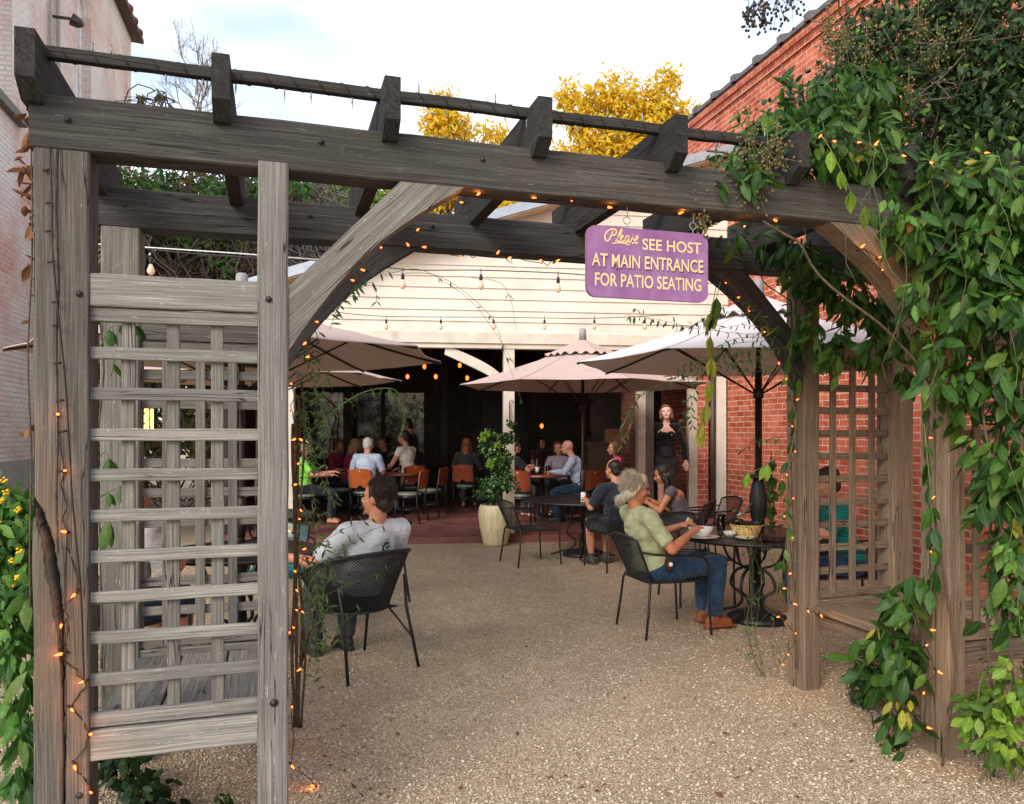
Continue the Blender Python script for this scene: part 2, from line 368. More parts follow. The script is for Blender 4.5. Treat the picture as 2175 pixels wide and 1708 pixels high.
# posts, caps and curved braces
def post(x, w=.16, z0=.1, cap=True):
    mb = MB(); mb.board(B(x, .08, z0), B(x, .08, ZF-.21), w, w, BX); p = mb.build("post", M_trim, pb)
    if cap:
        for s in (-1, 1):
            mb = MB(); mb.prism([(0, 0), (.13, .11), (.13, .16), (0, .16)], BX*s, UZ, BY, .13, B(x+s*w/2, .015, 2.22)); mb.build("post_trim", M_trim, p)
def brace(x, s):
    n = 12; out, inn = [], []
    for k in range(n+1):
        a = k/n; xx = .08+.86*a; zz = 2.38+(.50)*(a**.62)
        out.append((xx, zz+.0)); inn.append((xx+.02, zz-.13-.02*math.sin(a*3.1)))
    mb = MB(); mb.prism(out+inn[::-1], BX*s, UZ, BY, .10, B(x, .03, 0)); mb.build("curved_brace", M_trim, pb)
post(0); post(-3.2); brace(0, -1); brace(0, 1); brace(-3.2, 1); brace(3.2, -1)
mb = MB(); mb.board(B(3.28, .06, .0), B(3.28, .06, ZF), .22, .16, BX); mb.build("corner_board", M_trim, pb)
# door surround, brick pier
mb = MB(); mb.board(B(2.85, .05, .28), B(2.85, .05, 2.5), .10, .14, BX); mb.board(B(2.02, .02, .1), B(2.02, .02, 2.95), .14, .12, BX); df = mb.build("door_frame", M_trim, pb); df.data.materials[0] = plain("putty_trim", (.40, .35, .28), .6, .3)
mb = MB(); mb.board(B(2.13, .0, .28), B(2.13, .0, 2.95), .09, .16, BX); mb.board(B(2.0, -.0, 2.56), B(2.92, -.0, 2.56), .14, .10, UZ); mb.build("door_casing", plain("weathered_brown", (.10, .085, .07), .7, .3), pb)
def wallquad(mb, p0, xd, L, H, z0=0, flip=False):
    p0 = Vector(p0); vs = [p0+UZ*z0, p0+xd*L+UZ*z0, p0+xd*L+UZ*H, p0+UZ*H]
    mb.add(vs, [(3, 2, 1, 0) if flip else (0, 1, 2, 3)], [(0, z0, 0), (L, z0, 0), (L, H, 0), (0, H, 0)])
mb = MB(); mb.prism([(2.91, 0), (3.10, 0), (3.10, ZF-.22), (2.91, ZF-.22)], BX, UZ, BY, .2, B(0, .02, 0), grain=(1, 0)); mb.build("brick_pier", M_redb, pb, gc=True)
mb = MB(); mb.tube([B(3.135, -.06, .02), B(3.135, -.06, 2.9)], .042, 10); mb.build("downpipe", M_downp, pb)
mb = MB(); wallquad(mb, B(2.0, .15, 0), BY, .9, 3.2, .1, True); wallquad(mb, B(2.06, .15, 0), BY, .9, 3.2, .1); wallquad(mb, B(2.0, .15, 0), BX, .06, 3.2, .1); mb.build("inner_brick_wall", brickm("shade_darkened_brick", (.10, .030, .020), (.15, .05, .035), (.16, .12, .10)), pb, gc=True)  # brick colours darkened, so the interior's shade is painted in
# shell
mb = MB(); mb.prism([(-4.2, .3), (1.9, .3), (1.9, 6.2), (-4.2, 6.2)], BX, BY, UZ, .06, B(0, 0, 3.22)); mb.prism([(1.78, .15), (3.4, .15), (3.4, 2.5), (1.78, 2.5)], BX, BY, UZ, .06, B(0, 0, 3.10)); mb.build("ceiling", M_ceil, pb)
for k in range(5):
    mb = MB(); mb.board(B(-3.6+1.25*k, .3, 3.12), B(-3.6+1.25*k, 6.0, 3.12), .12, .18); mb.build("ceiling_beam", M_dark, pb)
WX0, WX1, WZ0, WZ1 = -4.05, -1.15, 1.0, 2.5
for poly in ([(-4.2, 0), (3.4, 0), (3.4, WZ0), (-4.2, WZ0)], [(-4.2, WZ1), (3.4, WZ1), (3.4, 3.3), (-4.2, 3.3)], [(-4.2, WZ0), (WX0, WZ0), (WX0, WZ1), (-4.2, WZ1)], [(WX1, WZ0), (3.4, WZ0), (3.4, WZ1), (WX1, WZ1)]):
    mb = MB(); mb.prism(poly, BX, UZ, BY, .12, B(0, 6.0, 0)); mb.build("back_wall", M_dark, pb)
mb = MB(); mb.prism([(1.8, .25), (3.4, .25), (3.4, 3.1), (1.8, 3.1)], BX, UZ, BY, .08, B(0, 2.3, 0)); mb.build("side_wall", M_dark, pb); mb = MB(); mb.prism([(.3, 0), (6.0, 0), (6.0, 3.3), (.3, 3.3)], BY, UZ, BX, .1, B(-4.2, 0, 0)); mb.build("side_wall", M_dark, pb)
for x in (-2.75, -.75):
    mb = MB(); mb.board(B(x, 5.0, .1), B(x, 5.0, 3.2), .16, .16, BX); mb.build("inner_post", M_dark, pb)
mb = MB()
for (a, c_) in (((WX0, WZ1+.02), (WX1, WZ1+.02)), ((WX0, WZ0-.02), (WX1, WZ0-.02)), ((-2.05, WZ0), (-2.05, WZ1))):
    mb.board(B(a[0], 5.95, a[1]), B(c_[0], 5.95, c_[1]), .08, .09, UZ if a[1] == c_[1] else BX)
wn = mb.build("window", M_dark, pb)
M_pane, t, b = new_mat("dimming_vinyl_pane"); tr = nd(t, "ShaderNodeBsdfTransparent"); tr.inputs[0].default_value = (.20, .17, .14, 1); gl = nd(t, "ShaderNodeBsdfGlossy"); gl.inputs[1].default_value = .12; gl.inputs[0].default_value = (.5, .5, .5, 1); ms = nd(t, "ShaderNodeMixShader")  # clear vinyl given a dark tint, added to dim the daylight beyond
t.links.new(ramp(t, noisen(t, objvec(t), 5, 5, .7), [(.4, .02), (.7, .10)]), ms.inputs[0]); t.links.new(tr.outputs[0], ms.inputs[1]); t.links.new(gl.outputs[0], ms.inputs[2]); t.links.new(ms.outputs[0], t.nodes["Material Output"].inputs[0])
mb = MB(); mb.prism([(WX0, WZ0), (WX1, WZ0), (WX1, WZ1), (WX0, WZ1)], BX, UZ, BY, .006, B(0, 6.03, 0)); mb.build("pane", M_pane, wn)
mb = MB(); mb.prism([(-.05, .1), (1.0, .1), (1.0, 2.3), (-.05, 2.3)], BX, UZ, BY, .05, B(.2, 5.93, 0)); mb.build("back_door", plain("black_door", (.012, .013, .016), .5, .3), pb)
mb = MB(); pts = [B(.02, -.03, 2.02), B(.02, -.05, 1.74)]; mb.tube([B(.0, -.03, 1.98), B(.0, -.045, 2.05), B(.03, -.045, 2.07), B(.055, -.045, 2.04)], .008, 6); mb.tube([B(.0, -.03, 2.0), B(.0, -.03, 1.74)], .008, 6); mb.build("iron_hook", M_downp, pb)

# ------------------------------------------------------------------ red brick building on the right
WD = Vector((-.2533, .9674, 0)); WN = Vector((-.9674, -.2533, 0)); W0 = Vector((4.286, 8.33, 0)); H2 = 6.62
rb = thing("brick_building", "tall red brick building with tiled parapet along the right side of the courtyard", "building", W0-WD*8)
mb = MB(); s0, s1 = -8.5, 14.
wallquad(mb, W0+WD*s0, WD, s1-s0, H2, 0, True)
mb.add([W0+WD*s0-WN*6+UZ*0, W0+WD*s0, W0+WD*s0+UZ*H2, W0+WD*s0-WN*6+UZ*H2], [(0, 1, 2, 3)], [(0, 0, 0), (6, 0, 0), (6, H2, 0), (0, H2, 0)])
wallquad(mb, W0+WD*s1, -WN, 6, H2, 0)
wallquad(mb, W0+WD*s0-WN*6, WD, s1-s0, H2, 0)
mb.build("wall", M_redb, rb, gc=True)
mb = MB()
for (h0, h1, out) in ((H2, H2+.10, .03), (H2+.10, H2+.21, .065)):
    p = W0+WD*s0+WN*out
    mb.add([p+UZ*h0, p+WD*(s1-s0)+UZ*h0, p+WD*(s1-s0)+UZ*h1, p+UZ*h1, p-WN*6+UZ*h1, p+WD*(s1-s0)-WN*6+UZ*h1, p-WN*.3+UZ*h0, p-WN*.3+WD*(s1-s0)+UZ*h0],
           [(3, 2, 1, 0), (3, 4, 5, 2), (0, 1, 7, 6)], [(0, h0, 0), (s1-s0, h0, 0), (s1-s0, h1, 0), (0, h1, 0)]*2)
mb.build("cornice", M_redb, rb, gc=True)
M_tile = plain("slate_coping", (.12, .11, .115), .7, .3, var=.25)
mb = MB(); s = s0
while s < s1:
    p = W0+WD*s+UZ*(H2+.22)
    for (h, a0, a1, out) in ((.06, 0, .60, .10), (.105, .50, .60, .125)):
        q = p+WD*a0+WN*out; mb.add([q, p+WD*a1+WN*out, p+WD*a1+WN*out+UZ*h, q+UZ*h, q-WN*.5+UZ*(h+.14), p+WD*a1-WN*.4+UZ*(h+.14), q-WN*.5, p+WD*a1-WN*.4],
            [(0, 1, 2, 3), (3, 2, 5, 4), (0, 3, 4, 6), (1, 7, 5, 2), (0, 6, 7, 1)])
    s += .60
mb.build("coping_tiles", M_tile, rb)

# ------------------------------------------------------------------ old whitewashed building on the left
LD = Vector((-.2616, .9652, 0)); LN = Vector((.9652, .2616, 0)); L0 = Vector((-8.0, 12.5, 0)); HL = 12.25; LE = 9.0
lb = thing("old_brick_building", "tall whitewashed brick building with red tile eaves at left edge of courtyard", "building", L0)
mb = MB()
def lq(a, b_, z0, z1): mb.add([L0+LD*a+UZ*z0, L0+LD*b_+UZ*z0, L0+LD*b_+UZ*z1, L0+LD*a+UZ*z1], [(0, 1, 2, 3)], [(a+60, z0, 0), (b_+60, z0, 0), (b_+60, z1, 0), (a+60, z1, 0)])
def lpar(u):  # distance along the wall seen at photo column u
    k = (u-1087)/1650; return (k*L0.y-L0.x)/(LD.x-k*LD.y)
def lz(u, v): a = lpar(u); Y = L0.y+LD.y*a; return 1.6-(v-918)*Y/1650
A0, A1 = lpar(-60), lpar(25); ZS = lz(25, 232)
C0, C1 = lpar(165), lpar(193); ZA = lz(193, 40)
LE = lpar(278)
lq(-4.5, A0, 0, HL); lq(A0, A1, 0, ZS); lq(A1, C0, 0, HL); lq(C0, C1, 0, 6.2); lq(C0, C1, ZA+.9, HL); lq(C1, LE, 0, HL)
lq(A0, A1, ZS+3.2, HL)
mb.add([L0+LD*LE, L0+LD*LE-LN*8, L0+LD*LE-LN*8+UZ*HL, L0+LD*LE+UZ*HL], [(0, 1, 2, 3)], [(0, 0, 0), (8, 0, 0), (8, HL, 0), (0, HL, 0)])
n = 10; arc = []
cx_, hw = (C0+C1)/2, (C1-C0)/2
for k in range(n+1):
    w = math.pi*k/n; arc.append((cx_-hw*math.cos(w), ZA+.55*math.sin(w)))
for k in range(n):
    (a, z0), (b_, z1) = arc[k], arc[k+1]
    mb.add([L0+LD*a+UZ*z0, L0+LD*b_+UZ*z1, L0+LD*b_+UZ*(ZA+.9), L0+LD*a+UZ*(ZA+.9)], [(0, 1, 2, 3)], [(a+60, z0, 0), (b_+60, z1, 0), (b_+60, ZA+.9, 0), (a+60, ZA+.9, 0)])
    mb.add([L0+LD*a+UZ*z0, L0+LD*b_+UZ*z1, L0+LD*b_-LN*.3+UZ*z1, L0+LD*a-LN*.3+UZ*z0], [(0, 1, 2, 3)], [(a, 0, 0), (b_, 0, 0), (b_, .3, 0), (a, .3, 0)])
for (a, z0, z1) in ((C1, 6.2, ZA), (A1, ZS, ZS+3.2), (C0, 6.2, ZA)):
    mb.add([L0+LD*a+UZ*z0, L0+LD*a-LN*.3+UZ*z0, L0+LD*a-LN*.3+UZ*z1, L0+LD*a+UZ*z1], [(0, 1, 2, 3)], [(0, z0, 0), (.3, z0, 0), (.3, z1, 0), (0, z1, 0)])
mb.build("wall", M_wash, lb, gc=True)
M_winf = plain("white_window_paint", (.72, .76, .78), .5, .4); M_glz = plain("grey_window_glass", (.10, .125, .15), .08, .8, var=.3, vs=.6)
def lwin(a, b_, z0, z1, arch=False):
    mb = MB(); fw = .16
    for (x0, x1, y0, y1) in ((a, a+fw, z0, z1), (b_-fw, b_, z0, z1), (a+fw, b_-fw, z1-fw, z1), (a+fw, b_-fw, z0, z0+fw), (a+fw, b_-fw, (z0+z1)/2-.05, (z0+z1)/2+.05)):
        mb.prism([(x0, y0), (x1, y0), (x1, y1), (x0, y1)], LD, UZ, LN, .09, L0-LN*.28)
    if arch: mb.prism([(x, z-.02) for x, z in arc], LD, UZ, LN, .06, L0-LN*.26)
    w = mb.build("window", M_winf, lb)
    mb = MB(); mb.add([L0-LN*.24+LD*a+UZ*z0, L0-LN*.24+LD*b_+UZ*z0, L0-LN*.24+LD*b_+UZ*z1, L0-LN*.24+LD*a+UZ*z1], [(0, 1, 2, 3)]); mb.build("pane", M_glz, w)
    return w
w1 = lwin(A0, A1, ZS, ZS+3.2); w2 = lwin(C0, C1, 6.2, ZA, True)
mb = MB(); mb.prism([(A0-.1, ZS-.16), (A1+.35, ZS-.16), (A1+.35, ZS-.02), (A0-.1, ZS-.02)], LD, UZ, LN, .12, L0); mb.build("sill", plain("stone_sill", (.17, .145, .12), .8), w1)
mb = MB(); mb.prism([(-4.5, 0), (LE, 0), (LE, 1.15), (-4.5, 1.15)], LD, UZ, LN, .06, L0, grain=(1, 0)); mb.build("foundation_band", plain("grey_render", (.40, .37, .33), .85, bs=.2), lb)
M_clay = plain("red_clay_tile", (.16, .035, .03), .75, .3, var=.25)
mb = MB(); mb.prism([(0, HL), (.28, HL-.02), (.28, HL+.10), (-6, HL+3), (-6, HL)], LN, UZ, LD, LE+4.7, L0-LD*4.5); mb.build("eave", plain("dark_eave", (.09, .05, .045), .7), lb)
mb = MB(); a = -4.4
while a < LE+.1: mb.cone(L0+LD*a+LN*.22+UZ*(HL+.09), .12, L0+LD*a-LN*2+UZ*(HL+1.25), .12, 10); a += .62
mb.build("roof_tiles", M_clay, lb)
mb = MB(); a = lpar(101)
for da in (0, .42): mb.tube([L0+LD*(a+da)+LN*.06+UZ*6, L0+LD*(a+da)+LN*.06+UZ*HL], .035, 8)
mb.build("conduit", plain("pale_conduit", (.38, .36, .33), .6, .4), lb)
mb = MB(); zz = lz(120, 65); p = L0+LD*a+LN*.08+UZ*zz; mb.tube([p, p+LN*.3, p+LN*.45+LD*.2], .03, 8); mb.lathe([(.05, 0), (.10, .08), (.115, .2), (.10, .2), (.0, .14)], p+LN*.45+LD*.2, 14, ax=Euler((R(70), 0, R(-60))).to_matrix()); mb.build("floodlight", M_downp, lb)

# ------------------------------------------------------------------ PERGOLA
PO = Vector((-1.554, 2.68, 0)); PS = Vector((.957, .291, 0)).normalized(); PT = Vector((-.291, .957, 0)).normalized()
def P(s, t, z): return PO+PS*s+PT*t+UZ*z
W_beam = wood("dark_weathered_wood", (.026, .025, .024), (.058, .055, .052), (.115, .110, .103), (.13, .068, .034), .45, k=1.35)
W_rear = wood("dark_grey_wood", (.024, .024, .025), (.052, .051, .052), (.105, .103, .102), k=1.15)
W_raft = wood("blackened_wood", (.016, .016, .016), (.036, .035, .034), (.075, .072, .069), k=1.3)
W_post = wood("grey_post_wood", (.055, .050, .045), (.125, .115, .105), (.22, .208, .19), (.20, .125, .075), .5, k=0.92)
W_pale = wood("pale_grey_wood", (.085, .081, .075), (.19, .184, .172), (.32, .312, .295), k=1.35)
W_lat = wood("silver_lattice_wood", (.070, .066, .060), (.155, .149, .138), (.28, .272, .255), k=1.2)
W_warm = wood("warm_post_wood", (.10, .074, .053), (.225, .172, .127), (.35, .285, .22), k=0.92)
pg = thing("pergola", "weathered grey timber pergola with lattice sides and built-in benches over the entrance", "pergola", PO)
ZB, ZT = 2.575, 2.762
def bolt(p, n, r=.0068, parent=None):
    mb = MB(); q = Vector(n).to_track_quat('Z', 'Y').to_matrix(); mb.lathe([(r*1.7, 0), (r*1.7, .002), (r*.9, .004), (r*.9, .008), (0, .009)], p, 12, ax=q); mb.build("bolt", plain("bolt_iron", (.05, .048, .045), .5, .5, .6), parent)
# carved front-left post with its long split
def crack_post():
    mb = MB(); nx, nz = 76, 460; w, zt = .17, ZB
    o = Vector((3, 8, 1)); vs, gs = [], []
    for j in range(nz+1):
        z = -.1+(zt+.1)*j/nz
        wob = .006*noise.noise(Vector((z*3, 1, 2)))
        for i in range(nx+1):
            x = -w/2+w*i/nx; d = 0.
            # the split: from mid-left up high, running down to right, then a thin check
            xc = float(np.interp(z, [.55, .75, .94, 1.07, 1.23, 1.34, 1.40], [.006, .004, -.002, -.017, -.040, -.074, -.092]))+.004*noise.noise(Vector((z*11, 4, 0)))
            ww = float(np.interp(z, [.55, .72, .84, .94, 1.07, 1.20, 1.32, 1.38], [.0015, .0022, .004, .0075, .011, .012, .010, .0]))*(1+.5*noise.noise(Vector((z*23, 2, 0))))
            e = abs(x-xc)
            if z < 1.38 and e < ww: d = max(d, .14)
            elif z < 1.38 and e < ww*1.8: d = max(d, .012)
            x2 = -.012+.006*noise.noise(Vector((z*4, 7, 0)))
            if z > 1.0 and abs(x-x2) < .0025: d = max(d, .010)
            x3 = .012+.01*noise.noise(Vector((z*2, 9, 3)))
            if z < 1.2 and abs(x-x3) < .003: d = max(d, .008)
            edge = max(0, abs(x)-(w/2-.010)); d += edge*edge*60
            if z < 1.35 and x < xc: d -= .008*min(1, (1.35-z)*4)
            xl = x+(wob if i == 0 else 0)
            vs.append(P(xl, d, z)); gs.append(o+Vector((z, x, 0)))
    fs = [(j*(nx+1)+i, j*(nx+1)+i+1, (j+1)*(nx+1)+i+1, (j+1)*(nx+1)+i) for j in range(nz) for i in range(nx)]
    mb.add(vs, fs, gs, 0, True)
    f = lambda s, z: P(s, .004, z)
    for s, g0 in ((-w/2, 0.), (w/2, .3)):
        a, c_ = [P(s, .0055, -.1), P(s, .0055, zt)], [P(s, .15, -.1), P(s, .15, zt)]
        mb.add([a[0], c_[0], c_[1], a[1]], [(0, 1, 2, 3)], [o+Vector((-.1, g0, 0)), o+Vector((-.1, g0+.15, .1)), o+Vector((zt, g0+.15, .1)), o+Vector((zt, g0, 0))])
    mb.add([P(-w/2, .0055, zt), P(w/2, .0055, zt), P(w/2, .15, zt), P(-w/2, .15, zt)], [(0, 1, 2, 3)]); mb.add([P(-w/2, .15, -.1), P(w/2, .15, -.1), P(w/2, .15, zt), P(-w/2, .15, zt)], [(0, 1, 2, 3)])
    return mb.build("post", W_post, pg, gc=True)
p1 = crack_post(); bolt(P(.055, -.001, 2.08), -PT, parent=p1); bolt(P(.055, -.001, .34), -PT, parent=p1)
def ppost(s0, s1, t0, t1, mat, zt=ZB, n=14, wob=.0022):
    mb = MB(); mb.board(P((s0+s1)/2, (t0+t1)/2, -.1), P((s0+s1)/2, (t0+t1)/2, zt), s1-s0, t1-t0, PT, wob=wob, bev=.007, n=n); return mb.build("post", mat, pg, gc=True)
p2 = ppost(.643, .752, -.012, .14, W_pale, 2.60); bolt(P(.682, -.013, 2.09), -PT, parent=p2); bolt(P(.70, -.013, .60), -PT, .009, p2)
def double_post(s0, s1, t0, t1, mat):
    mb = MB(); mid = (t0+t1)/2
    for (a, b_, off) in ((t0, mid-.002, 0), (mid+.002, t1, -.006)):
        mb.board(P((s0+s1)/2+off, (a+b_)/2, -.1), P((s0+s1)/2+off, (a+b_)/2, ZB), s1-s0, b_-a, PT, wob=.002, bev=.007, n=14)
    return mb.build("post", mat, pg, gc=True)
double_post(3.838, 3.945, -.02, .15, W_warm)
ppost(4.506, 4.67, 0, .15, W_warm)
ppost(-.085, .085, 1.05, 1.20, W_lat); ppost(.643, .752, 1.05, 1.2, W_lat)
double_post(3.83, 3.945, 1.05, 1.22, W_warm); ppost(4.506, 4.67, 1.05, 1.2, W_warm)
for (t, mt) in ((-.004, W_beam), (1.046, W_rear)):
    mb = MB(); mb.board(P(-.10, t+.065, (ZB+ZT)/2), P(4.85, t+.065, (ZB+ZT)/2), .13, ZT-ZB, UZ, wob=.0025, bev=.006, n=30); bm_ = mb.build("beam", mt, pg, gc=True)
    for s in (.02, .87, 1.5, 2.6): bolt(P(s, t-.001, ZB+.10+.02*math.sin(s*9)), -PT, parent=bm_)
# rafters
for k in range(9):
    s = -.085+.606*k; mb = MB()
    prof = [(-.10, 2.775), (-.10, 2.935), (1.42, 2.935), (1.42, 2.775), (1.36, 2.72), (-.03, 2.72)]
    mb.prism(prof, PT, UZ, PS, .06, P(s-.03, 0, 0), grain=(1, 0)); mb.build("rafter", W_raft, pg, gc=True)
for t in (.055, 1.13):
    mb = MB(); mb.board(P(-.10, t, 2.925), P(4.9, t, 2.925), .035, .042, UZ, wob=.0025, bev=.003, n=40); mb.build("purlin", W_raft if t < 1 else W_rear, pg, gc=True)
# knee braces
def knee(s, sg, t, mat):
    top = [(0, 2.141-ZB), (.418, 0)]; n = 10; low = []
    for k in range(n+1):
        a = k/n; x = .672*a; z = (1.904-ZB)*(1-a); low.append((x-.046*math.sin(math.pi*a), z+.046*math.sin(math.pi*a)))
    up = [(.418*k/6, (2.141-ZB)*(1-k/6)) for k in range(7)]
    mb = MB(); mb.prism(low+up[::-1], PS*sg, UZ, PT, .12, P(s, t, ZB), grain=(.7, .7)); mb.build("knee_brace", mat, pg, gc=True)
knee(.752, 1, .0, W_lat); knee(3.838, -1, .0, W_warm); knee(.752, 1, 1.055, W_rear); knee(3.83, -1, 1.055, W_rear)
# lattice panels
def lattice(s0, s1, t, horiz_front, mat, matv):
    mb = MB(); mb.board(P(s0, t+.02, 2.10), P(s1, t+.02, 2.10), .04, .115, UZ, wob=.001, n=8); root = mb.build("lattice_panel", mat, pg, gc=True)
    mb = MB(); mb.board(P(s0, t+.02, .50), P(s1, t+.02, .50), .04, .105, UZ, n=8, wob=.001); mb.build("bottom_board", mat, root, gc=True)
    for z in (2.015, .585):
        mb = MB(); mb.board(P(s0, t+.028, z), P(s1, t+.028, z), .03, .05, UZ, n=8, wob=.001); mb.build("rail", mat, root, gc=True)
    th, tv = (t+.022, t+.042) if horiz_front else (t+.042, t+.022)
    for k in range(9):
        z = .585+.1437*(k+1)
        mb = MB(); dz = random.uniform(-.003, .003)
        mb.board(P(s0, th, z+dz), P(s1, th, z-dz), .018, .044, UZ, n=8, wob=.0012, bev=.003); mb.build("slat", mat, root, gc=True)
    for k in range(3):
        s = s0+(s1-s0)*(.21+.27*k)
        mb = MB(); mb.board(P(s, tv, .57), P(s+random.uniform(-.004, .004), tv, 2.03), .018, .044, PS, n=10, wob=.0012, bev=.003); mb.build("slat", matv, root, gc=True)
lattice(.084, .643, .01, True, W_pale, W_lat); lattice(.085, .643, 1.06, False, W_lat, W_lat)
lattice(3.947, 4.506, .01, False, W_warm, W_warm); lattice(3.947, 4.506, 1.06, False, W_warm, W_warm)
# benches
for (s0, s1) in ((.06, .70), (3.895, 4.55)):
    mb = MB(); mb.board(P((s0+s1)/2, .16, .43), P((s0+s1)/2, 1.05, .43), s1-s0-.1, .06); root = mb.build("bench", W_lat if s0 < 1 else W_warm, pg, gc=True)
    n = 3; w = (s1-s0)/n
    for k in range(n):
        mb = MB(); mb.board(P(s0+w*(k+.5), .055, .50), P(s0+w*(k+.5), 1.055, .50), w-.012, .045, UZ, n=8, wob=.002); mb.build("seat_board", W_lat if s0 < 1 else W_warm, root, gc=True)
# ================================================================== FURNITURE
M_iron = plain("black_iron", (.014, .014, .015), .42, .5, .2, var=.3, vs=30, bs=.2, bscale=300)
M_mesh = plain("black_wire_mesh", (.018, .018, .019), .45, .5, .2)
M_teal = plain("teal_wire_mesh", (.03, .30, .33), .45, .5)
M_ply = plain("orange_plywood", (.42, .095, .022), .32, .5, var=.16, vs=6, msc=(9, 9, 1))
M_ply2 = plain("dark_red_plywood", (.24, .050, .018), .34, .5, var=.16, vs=6, msc=(9, 9, 1))
M_pad = plain("sage_vinyl", (.17, .19, .155), .45, .4)
M_blk = plain("black_lacquer", (.012, .012, .014), .35, .5)
M_can = plain("taupe_canvas", (.48, .375, .345), .85, .15, var=.04, vs=3, bs=.15, bscale=400)
M_can2 = plain("pale_canvas", (.66, .61, .62), .85, .15, var=.04, vs=3, bs=.15, bscale=400)
M_bronze = plain("bronze_pole", (.035, .028, .022), .4, .5, .5)
M_fin = plain("grey_plastic", (.24, .24, .25), .5, .4)
M_wtab = plain("red_wood_table", (.30, .085, .045), .3, .5, var=.15, vs=5, msc=(1, 8, 1))
M_white = plain("white_china", (.78, .78, .76), .15, .6, var=.02)
M_glass = glassm("clear_glass")
M_wick = plain("straw_wicker", (.62, .45, .18), .7, .2, var=.3, vs=40, bs=.8, bscale=120)
M_napk = plain("dark_napkin", (.035, .022, .022), .9, .1)

def mesh_weave(mb, S, na, nb, r=.0024, seg=3, sub=14):
    """two crossing families of wires laid on surface S(a,b), a,b in 0..1"""
    for fam in (1, -1):
        for k in range(-nb, na+1):
            pts = []
            for q in range(sub+1):
                b_ = q/sub; a = (k+(b_ if fam == 1 else 1-b_)*nb)/na
                if -1e-6 <= a <= 1+1e-6: pts.append(S(min(1, max(0, a)), b_))
            if len(pts) >= 2: mb.tube(pts, r, seg, caps=False)
def arc_pts(c, r0, r1, a0, a1, n, pl): return [pl(c, r0*math.cos(a0+(a1-a0)*k/n), r1*math.sin(a0+(a1-a0)*k/n)) for k in range(n+1)]

def iron_chair(label, name="iron_chair", mesh=None, arms=True):
    """wrought-iron chair: hooped mesh back, mesh seat, tube arms running down into the front legs; faces +y"""
    mesh = mesh or M_mesh; t = thing(name, label, "chair")
    bw, sw = .23, .235
    def SB(a, b):  # back surface
        x = (a*2-1); hgt = .44+(.76-.44)*b; wd = bw*(.86+.14*b)
        top = .035*(1-x*x)
        return Vector((x*wd, -.235-.14*b-.05*(1-x*x)+.03, hgt+top*b))
    mb = MB(); mesh_weave(mb, SB, 22, 16, .0026); mb.build("backrest", mesh, t)
    mb = MB(); rim = [SB(0, k/6) for k in range(7)]+[SB(k/10, 1) for k in range(1, 10)]+[SB(1, 1-k/6) for k in range(7)]
    mb.tube(rim, .0105, 8); mb.tube([SB(k/8, 0) for k in range(9)], .007, 6); mb.build("back_frame", M_iron, t)
    def SS(a, b): x = a*2-1; y = b*2-1; return Vector((x*sw*(1-.12*(b < .5)*(1-2*b)), .02+y*.25, .425-.018*(1-x*x)*(1-y*y)-.012*max(0, y)**3))
    mb = MB(); mesh_weave(mb, SS, 20, 20, .0024)
    mb.tube([SS(k/8, 1) for k in range(9)]+[SS(1, 1-k/8) for k in range(1, 9)]+[SS(1-k/8, 0) for k in range(1, 9)]+[SS(0, k/8) for k in range(1, 8)], .008, 7, closed=True)
    mb.build("seat", mesh, t)
    for s in (-1, 1):
        mb = MB(); mb.tube([(s*bw*.86, -.215, .47), (s*.235, -.235, .40), (s*.25, -.255, .2), (s*.262, -.285, 0)], .0105, 8); mb.build("leg", M_iron, t)
        if arms:
            p = [SB(1 if s > 0 else 0, .72), (s*.275, -.20, .655), (s*.295, -.02, .645), (s*.295, .16, .63), (s*.285, .235, .585), (s*.272, .262, .46), (s*.262, .27, .25), (s*.268, .285, 0)]
        else: p = [(s*.22, .22, .42), (s*.235, .24, .3), (s*.25, .27, 0)]
        mb = MB(); mb.tube(smooth(p, 4), .0105, 8); mb.build("arm_leg" if arms else "leg", M_iron, t)
    return t
def smooth(p, n):
    p = [Vector(x) for x in p]; out = []
    for k in range(len(p)-1):
        p0, p1, p2, p3 = p[max(0, k-1)], p[k], p[k+1], p[min(len(p)-1, k+2)]
        for q in range(n):
            u = q/n; out.append(.5*((2*p1)+(p2-p0)*u+(2*p0-5*p1+4*p2-p3)*u*u+(3*p1-p0-3*p2+p3)*u**3))
    return out+[p[-1]]
